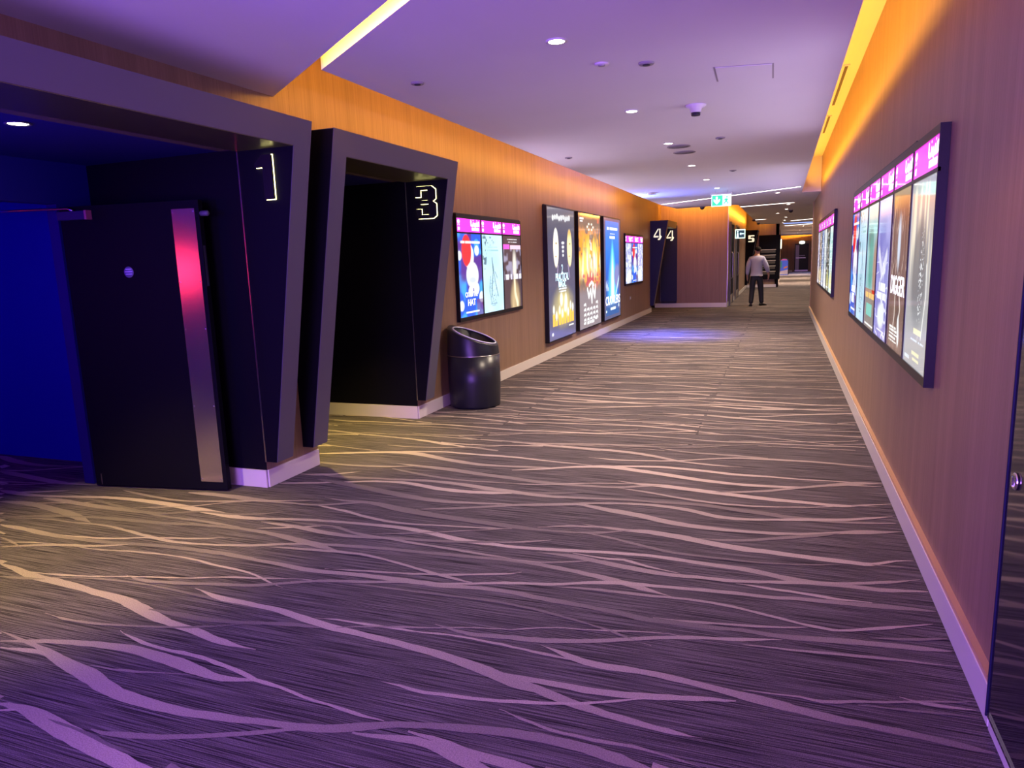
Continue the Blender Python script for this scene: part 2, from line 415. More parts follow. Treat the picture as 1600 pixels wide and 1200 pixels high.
S="""-6424,4091,39 -6081,3995,41 -5724,3961,25 -5462,4003,18 -5204,4059,25
-5950,3772,13 -5718,3808,17 -5503,3922,17 -5342,4010,14 -5204,4059,14
-5915,3748,33 -5570,3703,38 -5184,3654,34 -4971,3649,18 -4740,3689,15
-5610,3543,9 -5173,3608,9 -4998,3670,9 -4807,3744,12
-5514,3478,9 -5165,3602,9
-5376,3385,33 -5094,3366,29 -4869,3382,21 -4495,3461,24 -4226,3491,27 -3928,3487,31 -3697,3467,36 -3420,3433,37 -3244,3411,31 -3063,3420,24 -2747,3485,19 -2420,3519,19 -2092,3529,23 -1864,3502,27 -1638,3454,28 -1442,3451,21 -1345,3444,21 -1079,3475,21 -824,3515,18 -573,3534,20 -328,3513,23 -133,3501,27 -21,3477,28 88,3445,31 194,3436,27 332,3447,23 465,3445,21 666,3488,17
-5250,3369,11 -5029,3439,17 -4872,3507,11 -4822,3532,3
-5105,3202,30 -4894,3225,32 -4661,3204,34 -4381,3153,37 -4208,3109,33 -4042,3060,3
-4801,3250,6 -4548,3318,8 -4354,3395,10
-4859,3339,16 -4615,3334,28 -4317,3314,30 -4024,3313,27 -3756,3324,21 -3569,3407,17 -3463,3436,17 -3272,3442,15 -3117,3485,15 -3028,3531,12 -2961,3580,4
-4723,3393,8 -4431,3408,13 -4234,3370,15 -3970,3328,15 -3719,3289,14 -3452,3288,16 -3186,3277,16 -3058,3271,11
-4760,2970,11 -4568,3048,13 -4349,3106,16 -4115,3149,18 -3860,3169,22 -3611,3187,22 -3386,3221,20 -3156,3244,20 -2914,3244,21 -2720,3221,27 -2459,3171,34 -2357,3149,31 -2232,3120,4
-4686,2982,5 -4468,3030,9 -4191,3039,11 -3931,3054,13 -3695,3024,14 -3460,2985,18 -3257,2967,15 -3043,2992,13 -2896,3022,15 -2760,3061,19 -2591,3128,16 -2407,3174,18 -2216,3205,20 -1924,3231,18 -1733,3242,19 -1549,3256,19 -1282,3276,19 -1148,3273,21 -924,3239,22 -753,3205,26 -628,3170,30 -547,3142,26 -423,3103,3
-4620,2876,20 -4383,2863,24 -4144,2843,25 -3933,2838,23 -3682,2846,22 -3518,2868,20 -3357,2890,22 -3135,2906,22 -2910,2912,25 -2738,2906,21 -2621,2896,17 -2451,2882,20 -2237,2866,23 -2010,2890,21 -1783,2899,24 -1649,2902,27 -1477,2908,24 -1318,2932,19 -1154,2934,22 -988,2916,23 -794,2903,19 -644,2886,21 -499,2864,23 -363,2870,20 -200,2878,19 -111,2889,15 45,2886,22 196,2907,23 373,2930,23 487,2941,21 599,2951,18 660,2958,15
-4232,2614,14 -4065,2686,18 -3879,2745,18 -3674,2787,16 -3507,2859,17
-4051,2856,6 -3847,2875,11 -3685,2903,12 -3456,2981,10 -3205,3037,10 -3069,3083,8 -2969,3130,2
-4390,2721,9 -4277,2701,11 -4074,2635,3
-4310,2666,7 -4110,2718,9 -3941,2742,7
-3815,2746,7 -3631,2751,9 -3421,2783,11 -3206,2804,10 -2976,2803,10 -2782,2774,10 -2612,2762,10 -2484,2734,9 -2366,2688,8 -2254,2657,2
-3981,2445,18 -3855,2428,22 -3648,2386,28 -3515,2376,32 -3327,2365,30 -3131,2341,26 -2952,2325,31 -2812,2291,37 -2665,2248,35 -2538,2217,25 -2376,2194,25 -2212,2161,23 -2117,2150,19 -1991,2148,2
-3808,2328,17 -3660,2352,21 -3537,2375,18
-3715,2417,6 -3585,2428,10 -3435,2449,10 -3299,2479,7 -3132,2528,7 -2958,2570,7 -2786,2611,6 -2633,2670,8 -2461,2706,8 -2298,2750,6 -2167,2770,6
-3522,2399,6 -3323,2452,7 -3078,2480,10 -2867,2483,10 -2646,2468,11 -2437,2454,12 -2237,2441,9
-3167,2544,4 -3066,2519,16 -2912,2526,17 -2652,2579,16 -2405,2640,18 -2266,2709,17 -2084,2787,16 -1880,2833,16 -1687,2890,14 -1526,2920,11 -1374,2965,13 -1189,3028,16 -997,3068,15 -854,3129,15 -706,3173,20 -518,3194,17 -298,3213,18 -156,3225,18 -16,3226,16 120,3250,19 318,3263,21 510,3282,22 664,3292,19
-2678,2521,6 -2575,2499,15 -2455,2474,20 -2259,2467,20 -2113,2455,22 -1958,2425,25 -1816,2402,27 -1726,2391,23 -1558,2377,20 -1397,2361,22 -1279,2347,24 -1124,2317,29 -1011,2289,33 -899,2253,34 -799,2238,26 -666,2200,25 -574,2181,22 -458,2163,19 -348,2151,16 -269,2146,13 -198,2146,2
-1928,2442,6 -1814,2461,9 -1669,2466,9 -1574,2469,7 -1420,2474,7 -1277,2491,7 -1129,2490,8 -985,2483,9 -844,2471,9 -709,2459,10
-2725,2285,15 -2562,2287,22 -2377,2289,19 -2255,2304,15 -2144,2330,15 -1996,2361,18 -1841,2380,18
-3175,2108,3 -3034,2096,9 -2890,2102,11 -2727,2129,11 -2536,2171,10 -2396,2214,10 -2267,2268,8 -2143,2329,8
-1773,2401,8 -1643,2451,8 -1505,2487,9 -1368,2521,6 -1270,2556,6 -1135,2590,6 -1033,2612,5 -875,2677,6 -740,2700,6 -577,2737,6 -448,2767,6 -350,2767,5
-1370,2556,3 -1300,2539,12 -1182,2527,16 -1010,2549,19 -875,2568,21 -685,2621,18 -563,2672,17 -441,2723,16 -317,2764,15 -193,2793,14 -107,2813,14 45,2858,10
-1948,2794,6 -1771,2802,9 -1599,2809,11 -1393,2819,10 -1232,2826,10 -1111,2821,10 -951,2800,10 -794,2766,9 -643,2727,8 -569,2696,9 -450,2658,2
-885,2533,5 -800,2503,16 -677,2463,22 -581,2458,23 -459,2463,21 -339,2457,21 -222,2441,22 -109,2426,24 -87,2422,26 -2,2412,29 97,2396,24 196,2383,22 293,2379,20 410,2374,19 521,2366,20 606,2354,18 661,2352,15
-947,2296,20 -911,2287,20 -753,2288,19 -631,2286,21 -487,2301,21 -376,2322,21 -241,2355,17 -107,2383,14
-1373,2106,3 -1289,2103,8 -1184,2094,11 -1061,2108,10 -942,2123,11 -857,2141,12 -745,2166,9 -637,2199,9 -558,2232,9 -454,2282,8 -375,2317,7
-884,2086,3 -830,2071,6 -753,2050,7 -673,2032,7 -590,2030,8 -483,2031,10 -406,2036,9 -328,2030,7 -253,2020,7 -188,2008,6
-3215,1928,7 -3086,1911,10 -2923,1886,14 -2782,1853,27 -2649,1821,34 -2509,1794,40 -2342,1747,35 -2227,1731,30 -2063,1724,26 -1920,1730,22 -1789,1744,22 -1667,1763,18 -1543,1778,18 -1429,1801,24 -1326,1839,27 -1228,1884,22 -1123,1918,19 -959,1953,21 -796,1980,23 -659,1987,24 -550,1982,26 -469,1969,29 -391,1960,25 -325,1948,21
-3121,1865,14 -3018,1898,17 -2839,1946,19 -2685,1974,24 -2522,1992,27 -2334,1980,33 -2191,1964,34 -2046,1940,26 -1965,1937,19 -1868,1957,14 -1835,1964,10
-2683,2092,3 -2550,2056,9 -2390,2033,10 -2219,2035,11 -2079,2017,11 -1936,1992,12 -1840,1969,11 -1717,1956,9 -1593,1933,8 -1482,1924,7 -1373,1911,8 -1304,1905,7 -1239,1903,3
-2571,1844,4 -2450,1853,9 -2341,1869,8 -2241,1892,7 -2107,1920,4
-3067,1828,12 -2985,1841,14 -2859,1854,16 -2758,1835,13
-2726,1541,8 -2657,1553,10 -2596,1557,14 -2505,1553,27 -2383,1535,36 -2226,1505,37 -2083,1479,32 -1954,1461,31 -1829,1441,30 -1682,1424,26 -1557,1424,15
-2642,1508,10 -2588,1535,10 -2538,1546,8
-2192,1550,3 -2129,1548,13 -2038,1565,15 -1924,1593,14 -1822,1630,13 -1723,1671,15 -1623,1712,14 -1529,1760,13 -1429,1801,11
-2391,1541,7 -2265,1535,8 -2137,1524,9 -2040,1505,7 -1929,1500,5 -1841,1514,1
-1310,1814,18 -1195,1829,18 -1084,1845,20 -991,1834,22 -924,1813,27 -834,1797,29 -715,1763,25
-1133,1880,11 -1039,1872,16 -912,1848,21 -797,1839,24 -690,1836,23 -580,1815,19
-2142,5572,21 -1727,5631,26 -1327,5699,26 -929,5715,25 -677,5760,20 -311,5915,21 -66,5989,21
-1999,5583,26 -1560,5537,34 -1152,5509,38 -882,5429,36 -686,5339,26 -446,5298,21 -219,5296,6
-1385,5281,9 -1102,5267,17 -746,5338,17 -518,5440,18 -289,5529,23 -58,5550,31 278,5558,26 492,5534,26 659,5526,25
-926,5700,15 -659,5613,24 -293,5597,28 -58,5581,27
-1854,4805,23 -1631,4896,24 -1412,5003,28 -1180,5062,41 -932,5019,39 -692,4960,38 -465,4903,33 -251,4875,28 -46,4882,25 154,4910,18 274,4970,14
-3639,4836,22 -3344,4939,27 -3018,5040,32 -2796,5048,45 -2454,4946,38 -2149,4883,33 -1888,4896,24 -1582,4938,20
-3026,5053,18 -2625,5150,18 -2332,5146,23 -1981,5144,22 -1701,5109,17 -1306,5073,12
-1185,5082,21 -836,5148,25 -545,5138,28 -264,5097,27 -50,5102,19 158,5091,15 410,5105,11 557,5108,15
-1038,4743,9 -875,4711,21 -733,4712,35 -547,4683,37 -338,4653,36 -41,4612,35 148,4607,28 330,4595,27 439,4610,21 559,4663,12 669,4708,12
439,4610,18 661,4641,15
-2822,4751,8 -2627,4732,24 -2337,4704,39 -2050,4651,37 -1785,4618,32 -1528,4577,31 -1294,4575,24 -1030,4601,20 -866,4662,24 -734,4719,24
-1030,4601,14 -792,4549,16 -575,4491,19 -322,4448,15 -38,4465,12 237,4534,9 375,4592,9
-390,4663,13 -241,4702,20 -44,4782,24 55,4842,24 254,4957,25 506,5084,40 664,5125,18
405,5032,14 656,5053,18
-1739,4496,10 -1514,4536,10 -1199,4648,10 -898,4716,11
-1964,4308,23 -1673,4321,32 -1560,4327,35 -1352,4383,22 -1162,4461,5
-3228,4327,21 -3018,4331,28 -2694,4363,21 -2386,4403,24 -2126,4394,30 -1863,4353,36 -1677,4331,32 -1438,4302,28 -1172,4330,21 -915,4367,21 -710,4374,21 -415,4393,27 -221,4356,32 -36,4335,34 98,4302,33 228,4306,27 398,4311,21 651,4363,19
-2151,3842,13 -1957,3910,22 -1767,3987,19 -1581,4075,26 -1288,4171,29 -1097,4244,21 -899,4292,21 -700,4309,23 -499,4280,28 -351,4220,30 -212,4203,24 -34,4236,19 141,4287,27 315,4330,25 489,4397,19 649,4482,11
-1240,4190,15 -1137,4196,23 -971,4151,36 -763,4106,40 -562,4038,36 -377,4011,28 -201,4010,22 -30,4021,22 136,4056,17 302,4115,17 427,4162,33 550,4197,28 666,4242,15
-1301,3756,10 -1135,3824,12 -904,3863,10
-1073,3882,6 -952,3862,15 -808,3851,22 -671,3857,33 -489,3830,37 -312,3786,38 -146,3756,35 -26,3753,30 130,3739,27 280,3731,27 390,3729,26 462,3734,20 578,3808,12 660,3836,10
462,3730,18 569,3736,14 660,3744,14
-2877,3889,7 -2708,3866,17 -2502,3873,28 -2252,3815,45 -2004,3778,39 -1775,3755,35 -1451,3728,34 -1299,3721,19 -1063,3741,16 -888,3791,21 -773,3861,19
-1037,3748,9 -872,3721,14 -680,3658,15 -501,3609,17 -336,3599,14 -177,3598,12 -23,3606,12 165,3643,10 314,3687,6
-386,3840,9 -234,3855,21 -111,3895,21 -29,3932,21 53,3972,24 218,4055,24 344,4126,22
-1453,3478,11 -1367,3503,15 -1243,3555,13 -1162,3595,3
-1194,3409,10 -1017,3416,22 -836,3385,25 -664,3355,28 -502,3335,24 -349,3343,20 -163,3353,19 -19,3386,18 123,3420,21 334,3474,14 545,3554,18 653,3613,7
-1001,3453,6 -806,3435,12 -724,3444,14 -591,3396,13 -428,3366,9
-1285,3285,10 -1112,3298,9 -957,3356,10 -802,3415,8
-967,3050,6 -800,3074,13 -574,3083,14 -357,3098,12 -216,3093,12 -79,3066,12 -13,3049,12 115,3016,11 207,3003,14 268,3001,11 360,3039,13 517,3112,11 631,3167,6
-161,3326,7 -18,3317,12 121,3308,13 287,3293,13 417,3300,8
-481,2884,6 -268,2906,10 -11,2947,10 145,2991,7
-105,2775,6 75,2788,9 249,2809,10 418,2829,10 553,2838,8 660,2849,7
-89,2458,6 98,2473,7 176,2468,10 279,2502,9 382,2533,8 485,2567,8 653,2619,6
428,2578,3 499,2562,10 581,2565,13 657,2571,14
288,2485,4 427,2502,7 549,2519,8 657,2531,7
378,2976,8 496,3000,15 662,3054,15
-3482,4619,24 -3132,4613,24 -2862,4645,23 -2620,4720,16
-2773,4615,15 -2450,4527,22 -2166,4480,17 -1858,4491,14 -1741,4502,14
-3388,4307,25 -3172,4350,28 -3021,4443,18 -2960,4480,4
-3419,4067,23 -3165,4141,23 -2943,4219,17 -2722,4296,20 -2469,4316,27 -2185,4257,32 -1939,4251,31 -1664,4296,25
-3190,4234,14 -2921,4186,39 -2614,4118,44 -2326,4054,42 -2069,4023,29 -1796,4055,20 -1587,4092,20
-2831,3735,11 -2591,3691,16 -2376,3631,17 -2129,3595,14 -1823,3631,12 -1531,3673,9 -1439,3696,7
-2199,3399,7 -1955,3476,9 -1699,3587,9 -1440,3699,7
-2942,3277,7 -2757,3342,11 -2581,3419,9 -2512,3452,7
-2987,3375,9 -2718,3367,25 -2463,3332,26 -2243,3331,21 -2055,3372,19 -1859,3391,19 -1629,3433,17 -1370,3512,13
-2848,3428,7 -2609,3425,11 -2504,3440,14 -2305,3377,15 -2101,3359,15 -1881,3337,14 -1677,3325,14 -1476,3305,14 -1289,3295,13
-2690,3057,8 -2453,3090,15 -2208,3115,15 -2055,3115,13 -1834,3072,13 -1671,3029,14 -1519,2996,13 -1378,2973,15
-2184,2902,7 -1991,2935,10 -1776,2968,10 -1531,3021,12 -1339,3084,12 -1225,3124,9 -1184,3153,3
-4435,3634,12 -4187,3590,17 -3936,3562,16 -3732,3573,13 -3511,3633,14 -3303,3706,11
-3906,3720,29 -3669,3729,31 -3457,3726,36 -3310,3714,36 -3113,3717,19 -2835,3740,16 -2671,3811,22 -2526,3873,20
-4033,3359,5 -3855,3417,10 -3655,3494,13 -3486,3606,11 -3296,3697,8 -3135,3744,11 -2837,3832,8"""
def catmull(pts, step=0.045):
    out = []
    n = len(pts)
    for i in range(n - 1):
        p0 = np.array(pts[max(i - 1, 0)]); p1 = np.array(pts[i]); p2 = np.array(pts[i + 1]); p3 = np.array(pts[min(i + 2, n - 1)])
        k = max(2, int(np.hypot(*(p2 - p1)[:2]) / step))
        for j in range(k):
            t = j / k
            out.append(0.5 * ((2 * p1) + (-p0 + p2) * t + (2 * p0 - 5 * p1 + 4 * p2 - p3) * t * t + (-p0 + 3 * p1 - 3 * p2 + p3) * t ** 3))
    out.append(np.array(pts[-1]))
    return out

stripe_paths = [catmull([tuple(float(q) / 1000 for q in t.split(',')) for t in l.split()]) for l in S.split('\n')]
rng = random.Random(3)
TW, TH = 1.81, 3.14
X0, Y0 = -2.49, 1.62
def inside_trace(x, y):
    # area of the carpet drawn line by line; elsewhere the woven repeat continues
    return (y < 5.18 + 0.245 * (x + 2.6) and x > -2.3 - 1.45 * (y - 1.31) and y > 1.31 + 0.329 * (x + 2.30))
runs = [p for p in stripe_paths]
for i in range(-2, 5):
    for j in range(-3, 19):
        for p in stripe_paths:
            cur = []
            for q in p:
                if X0 <= q[0] <= X0 + TW + 0.05 and Y0 <= q[1] < Y0 + TH:
                    x, y = q[0] + i * TW, q[1] + j * TH
                    if -6.2 < x < (XR if y < 20 else 4.5) and not inside_trace(x, y) and y < 60 and (x > XL - 0.6 or y < 6.3) and (y < 21.5 or x > -1.7):
                        cur.append((x, y, max(q[2], 0.006)))
                        continue
                if len(cur) > 2:
                    runs.append(cur)
                cur = []
            if len(cur) > 2:
                runs.append(cur)
sv, sf, sc = [], [], []
for ri, p in enumerate(runs):
    zs = 0.0020 + (ri % 160) * 0.000012
    b0 = len(sv)
    np_ = len(p)
    traced = ri < len(stripe_paths)
    ph1, ph2, tone = rng.uniform(0, 6.28), rng.uniform(0.5, 1.1), rng.uniform(0.15, 0.95)
    for k, q in enumerate(p):
        x, y, w = float(q[0]), float(q[1]), max(float(q[2]), 0.002)
        far = y > 14
        w = max(w * (0.92 if y < 5.2 else 0.78), 0.004)
        jt = 0 if far else 0.0028
        if traced:
            w *= 0.25 + 0.75 * min(1.0, min(k, np_ - 1 - k) / 3.0)
        tn_ = min(1.0, max(0.0, tone + 0.30 * math.sin(ph1 + x * 2.2 * ph2)))
        sc += [tn_, tn_]
        sv.append((x, y + w + rng.uniform(-jt, jt), zs))
        sv.append((x, y - w + rng.uniform(-jt, jt), zs))
        if k:
            a = b0 + 2 * (k - 1)
            sf.append((a, a + 1, a + 3, a + 2))
me = bpy.data.meshes.new('carpet_stripes')
me.from_pydata(sv, [], sf)
at_ = me.attributes.new('yarn', 'FLOAT', 'POINT')
at_.data.foreach_set('value', sc)
so = link('carpet_stripes', me, M_STRIPE, fl)
so['kind'] = 'stuff'

# ------------------------------------------------------------------ walls
def wall_box(name, *a):
    return struct(box(name, *a))

def panels_x(parent, xs, face, y0, y1, z0, z1, w=1.22, t=0.016, m=None):
    """veneer panels on a wall of constant x; face=+1 panels show towards +x"""
    n = max(1, round((y1 - y0) / w))
    s = (y1 - y0) / n
    for k in range(n):
        box('panel', xs, xs - face * t, y0 + k * s + 0.0006, y0 + (k + 1) * s - 0.0006, z0, z1, m or M_WALL, parent)

def panels_y(parent, ys, face, x0, x1, z0, z1, w=1.22, t=0.016, m=None):
    n = max(1, round((x1 - x0) / w))
    s = (x1 - x0) / n
    for k in range(n):
        box('panel', x0 + k * s + 0.0006, x0 + (k + 1) * s - 0.0006, ys, ys - face * t, z0, z1, m or M_WALL, parent)

ZR = 3.45
M_BACK = mat('wall_backing', (0.10, 0.06, 0.05), 0.8)
# left wall: solid pieces around the three entrances
P1, P3, P4 = (1.30, 3.98), (4.58, 6.27), (20.17, 21.90)
wl = bmesh.new()
for a, b in ((-5.0, P1[0]), (P1[1], P3[0]), (P3[1], P4[0])):
    add_box(wl, XL - 0.15, XL - 0.016, a, b, 0, ZR)
for a, b in (P1, P3, P4):
    add_box(wl, XL - 0.15, XL - 0.016, a, b, 2.34, ZR)
wall_left = struct(bm_obj('wall_left', wl, M_BACK))
panels_x(wall_left, XL, 1, -5.0, P1[0], 0.0, ZR)
panels_x(wall_left, XL, 1, P1[0], P1[1], 2.34, ZR)
panels_x(wall_left, XL, 1, P1[1], P3[0], 0.0, ZR)
panels_x(wall_left, XL, 1, P3[0], P3[1], 2.34, ZR)
panels_x(wall_left, XL, 1, P3[1], P4[0], 0.0, ZR)
panels_x(wall_left, XL, 1, P4[0], P4[1], 2.34, ZR)
# right wall
wall_right = wall_box('wall_right', XR + 0.016, XR + 0.2, -5.0, 19.93, 0, ZR + 0.1, M_BACK)
panels_x(wall_right, XR, -1, -5.0, 19.93, 0.0, ZR)
box('end_panel', XR, XR + 0.2, 19.93, 19.95, 0, ZR, M_WALL, wall_right)
# stepped walls further along
wall_facing = wall_box('wall_facing', -3.6, -1.5, 21.916, 22.05, 0, ZR, M_BACK)
panels_y(wall_facing, 21.90, -1, -3.42, -1.50, 0, ZR, 0.95)
wall_side = wall_box('wall_side', -1.65, -1.516, 22.06, 34.3, 0, ZR, M_BACK)
panels_x(wall_side, -1.50, 1, 21.918, 34.3, 0, ZR, 1.8)
wall_inner = wall_box('wall_inner', -1.516, -0.15, 34.316, 34.45, 0, ZR, M_BACK)
panels_y(wall_inner, 34.30, -1, -1.5, -0.15, 0, ZR, 0.7)
wall_hall = wall_box('wall_hall', -0.30, -0.166, 34.3, 60, 0, ZR, M_BACK)
panels_x(wall_hall, -0.15, 1, 34.284, 59.5, 0, ZR, 3.0)
wall_far = wall_box('wall_far', -0.4, 5.0, 59.516, 59.7, 0, ZR, M_BACK)
panels_y(wall_far, 59.50, -1, -0.15, 0.72, 0, ZR, 1.0)
panels_y(wall_far, 59.50, -1, 0.72, 2.0, 2.32, ZR, 1.3)
panels_y(wall_far, 59.50, -1, 2.0, 5.0, 0, ZR, 1.5)
wall_outer = wall_box('wall_outer', 4.9, 5.0, 19.93, 59.5, 0, ZR, M_WALL)
wall_return = wall_box('wall_return', XR + 0.2, 5.0, 19.80, 19.93, 0, ZR, M_WALL)
wall_back = wall_box('wall_back', -9, 5, -5.1, -5.0, 0, 3.6, M_WALL)
wall_lobby = wall_box('wall_lobby', -9.1, -9.0, -5.0, 6.5, 0, 3.6, M_BLACK)

# skirting
def skirt_x(name, xs, face, y0, y1, bead=False, th=0.014):
    o = struct(box(name, xs, xs + face * th, y0, y1, 0.0, 0.128, M_SKIRT, None, 0.002))
    if bead:
        box('bead', xs, xs + face * (th - 0.004), y0, y1, 0.1285, 0.146, M_BEAD, o)
    return o
def skirt_y(name, ys, face, x0, x1, h=0.128):
    return struct(box(name, x0, x1, ys, ys + face * 0.014, 0.0, h, M_SKIRT, None, 0.002))
skirt_x('baseboard_right', XR, -1, 2.49, 19.93, True, 0.030)
skirt_x('baseboard_left', XL, 1, P3[1], P4[0])
skirt_x('baseboard_pier', XL, 1, P1[1], P3[0])
skirt_x('baseboard_lobby', XL, 1, -5, P1[0])
skirt_y('baseboard_facing', 21.90, -1, -3.6, -1.486)
skirt_x('baseboard_side', -1.5, 1, 21.886, 34.3)
skirt_y('baseboard_inner', 34.30, -1, -1.48, -0.136)
skirt_x('baseboard_hall', -0.15, 1, 34.286, 59.48)
skirt_y('baseboard_far', 59.50, -1, -0.13, 0.72)
# metal corner trim at the end of the right wall and at the far corner
struct(box('trim_1', XR - 0.012, XR + 0.0, 19.80, 19.96, 0.146, 3.2, mat('tan_trim', (0.55, 0.36, 0.22), 0.4)))
struct(box('trim_2', -1.4995, -1.492, 21.89, 21.93, 0.13, 2.95, M_STEEL))

# ------------------------------------------------------------------ ceilings
CT = 0.10
# main ceiling panel (edge follows the coves)
L2a, L2b = (-2.71, 3.977), (0.335, 1.655)
main_poly = [L2a, L2b, (0.335, 16.4), (XR, 16.4), (XR, 19.93), (4.9, 19.93), (4.9, 59.5), (-0.15, 59.0), (-0.15, 33.7), (-1.02, 33.2), (-1.08, 19.38), (-1.33, 19.15), (-2.63, 19.54), (-2.78, 17.7)]
ceil = struct(prism('ceiling', [(x, y, ZC) for x, y in main_poly], (0, 0, CT), M_CEIL))
# lobby ceiling panel, nearer the viewer
near_poly = [(XL, 4.406), (XL, -5.0), (0.335, -5.0), (0.335, 1.55)]
struct(prism('ceiling_lobby', [(x, y, ZC) for x, y in near_poly], (0, 0, 0.025), M_CEIL))
struct(box('ceiling_upper', -9.0, 5.0, -5.0, 61, ZR, ZR + 0.1, M_RECESS))
# upstands that close the cove recesses
bm = bmesh.new()
add_box(bm, -2.45, -2.40, 3.9, 19.0, ZC + CT, ZR)
add_box(bm, -0.85, -0.80, 20.0, 33.6, ZC + CT, ZR)
add_box(bm, -2.40, -0.80, 19.0, 19.05, ZC + CT, ZR)
struct(bm_obj('wall_upstand', bm, M_RECESS))
# the right recess is closed at its far end and on its corridor side
struct(box('wall_recess_end', 0.335, XR, 16.4, 16.46, ZC + CT + 0.001, ZR, M_RECESS))
struct(box('wall_recess_side', 0.12, 0.16, -5.0, 16.4, ZC + CT, ZR, M_RECESS))
# slot diffusers in the right recess ceiling
for y0, y1 in ((4.6, 6.0), (8.6, 10.8), (11.6, 13.2)):
    d = tag(empty('slot_diffuser', (0.56, y0, ZR)), '', '')
    keep(box('slot_frame', 0.535, 0.60, y0, y1, ZR - 0.014, ZR - 0.001, M_WHITE), d)
    keep(box('slot', 0.552, 0.583, y0 + 0.03, y1 - 0.03, ZR - 0.017, ZR - 0.010, M_DARKP), d)
    nm = {4.6: 'nearest', 8.6: 'middle', 11.6: 'farthest'}[y0]
    tag(d, f'{nm} linear air slot in the amber lit cove above the right wall', 'air vent', 'linear air slots in the right cove')

# ------------------------------------------------------------------ entrance passages (black lined)
def passage(nm, y0, y1, xd, door_open):
    bm = bmesh.new()
    add_box(bm, xd, XL - 0.0005, y1 - 0.003, y1 + 0.02, 0.0, 2.338)          # far side wall
    add_box(bm, xd, XL - 0.0005, y0 - 0.02, y0 + 0.003, 0.0, 2.338)          # near side wall
    o = struct(bm_obj(nm, bm, M_BLACK))
    struct(box('ceiling_passage', xd - 0.1, XL - 0.151, y0 - 0.02, y1 + 0.02, 2.34, 2.40, M_PASS))
    struct(box('baseboard_passage', xd, XL + 0.0, y1 - 0.016, y1 - 0.0031, 0, 0.128, M_SKIRT))
    bm = bmesh.new()
    add_box(bm, xd - 0.10, xd, y0, y1, 2.05, 2.34)
    add_box(bm, xd - 0.10, xd, y0, y0 + 0.10, 0, 2.05)
    add_box(bm, xd - 0.10, xd, y1 - 0.28, y1, 0, 2.05)
    struct(bm_obj('trim_doorframe', bm, M_PASS))
    return o
passage('wall_passage', P1[0], P1[1], -4.80, True)
passage('wall_passage', P3[0], P3[1], -4.80, False)
# inner lobby behind the first entrance, blue lit
bm = bmesh.new()
add_box(bm, -9.0, -4.90, 4.14, 4.20, 0, 2.7)
add_box(bm, -9.0, -4.90, 0.9, 0.96, 0, 2.7)
struct(bm_obj('wall_vestibule', bm, M_VEST))
struct(box('ceiling_vestibule', -9.0, -4.90, 0.9, 4.2, 2.7, 2.76, M_VEST))

# red glowing board added, unseen, on the near wall of that lobby (its light and reflection reach the steel door plate)
t = thing('added_red_board', 'added red glowing board, unseen, reflected in the steel door plate', 'added light', (-5.35, 0.97, 1.40))
keep(box('red_board_case', -5.75, -4.94, 0.9605, 0.985, 1.37, 1.75, M_CASE), t)
keep(box('red_board_face', -5.72, -4.97, 0.985, 0.988, 1.40, 1.72, mat('red_board_glow', (0.3, 0.02, 0.05), 0.4, emit=(1.0, 0.03, 0.12), estr=7.0)), t)

# closed double door of the third screen, deep in its passage
d = thing('auditorium_door', 'closed black door at the back of the passage behind numeral 3', 'door', (-4.86, 5.4, 0))
for k, (a, b) in enumerate(((P3[0] + 0.10, 5.28), (5.285, P3[1] - 0.28))):
    keep(box('door_leaf', -4.88, -4.84, a, b, 0.01, 2.045, M_NAVY, None, 0.003), d)
    keep(box('push_plate', -4.84, -4.837, (b - 0.12) if k == 0 else (a + 0.03), (b - 0.03) if k == 0 else (a + 0.12), 0.9, 1.3, M_STEEL), d)

# ------------------------------------------------------------------ entrance portals
def fx(xw, z):
    """leaning front plane of a portal hood"""
    return xw + 0.457 + 0.168 * (z - 2.33)

def portal(label, xw, y0, yi0, yi1, y1, far_leg=True, m_side=None, inner=True):
    t = thing('entrance_portal', label, 'doorway', (xw, (y0 + y1) / 2, 0.19), 'angular black screen entrance portals')
    xb = xw + 0.0005
    zb, zi, zt = 0.19, 2.33, 2.50
    # header and legs as solid hollow-section pieces with leaning fronts
    keep(prism('header', [(xb, y0, zi), (fx(xw, zi), y0, zi), (fx(xw, zt), y0, zt), (xb, y0, zt)], (0, y1 - y0, 0), M_CHAR), t)
    def leg(a, b):
        return keep(prism('leg', [(xb, a, zb), (fx(xw, zb), a, zb), (fx(xw, zi), a, zi), (xb, a, zi)], (0, b - a, 0), M_CHAR), t)
    leg(y0, yi0)
    if far_leg:
        leg(yi1, y1)
    e = 0.0035
    def side(nm, y, dy, z0=zb, z1=zi, m=M_BLACK):
        keep(prism(nm, [(xb, y, z0), (fx(xw, z0) - 0.004, y, z0), (fx(xw, z1) - 0.004, y, z1), (xb, y, z1)], (0, dy, 0), m), t)
    if inner:
        side('inner_panel', yi1 - 0.0005, -e)                   # carries the numeral
    side('side_sheet', y0 + 0.0005, -e, zb, zt - 0.004, m_side or M_BLACK)  # black sheet puts shade on the near side; fourth portal is navy
    keep(box('soffit_panel', xb, fx(xw, zi) - 0.004, yi0 + 0.001, yi1 - 0.005, zi - 0.0005, zi - 0.004, M_SOFF), t)
    keep(box('corner_strip', xw + 0.0006, xw + 0.008, yi1 - 0.010, yi1 - 0.004, 0.19, zi - 0.006, M_STEEL), t)
    return t

portal('large charcoal portal hood at the left edge framing the open door', XL, 1.13, P1[0], P1[1], 4.155)
portal('charcoal portal hood around the entrance beside the litter bin', XL, 4.405, P3[0], P3[1], 6.45)
portal('navy portal hood in the corner past the lightboxes', XL, 20.0, 20.17, 21.80, 21.81, far_leg=False, m_side=M_NAVY, inner=False)
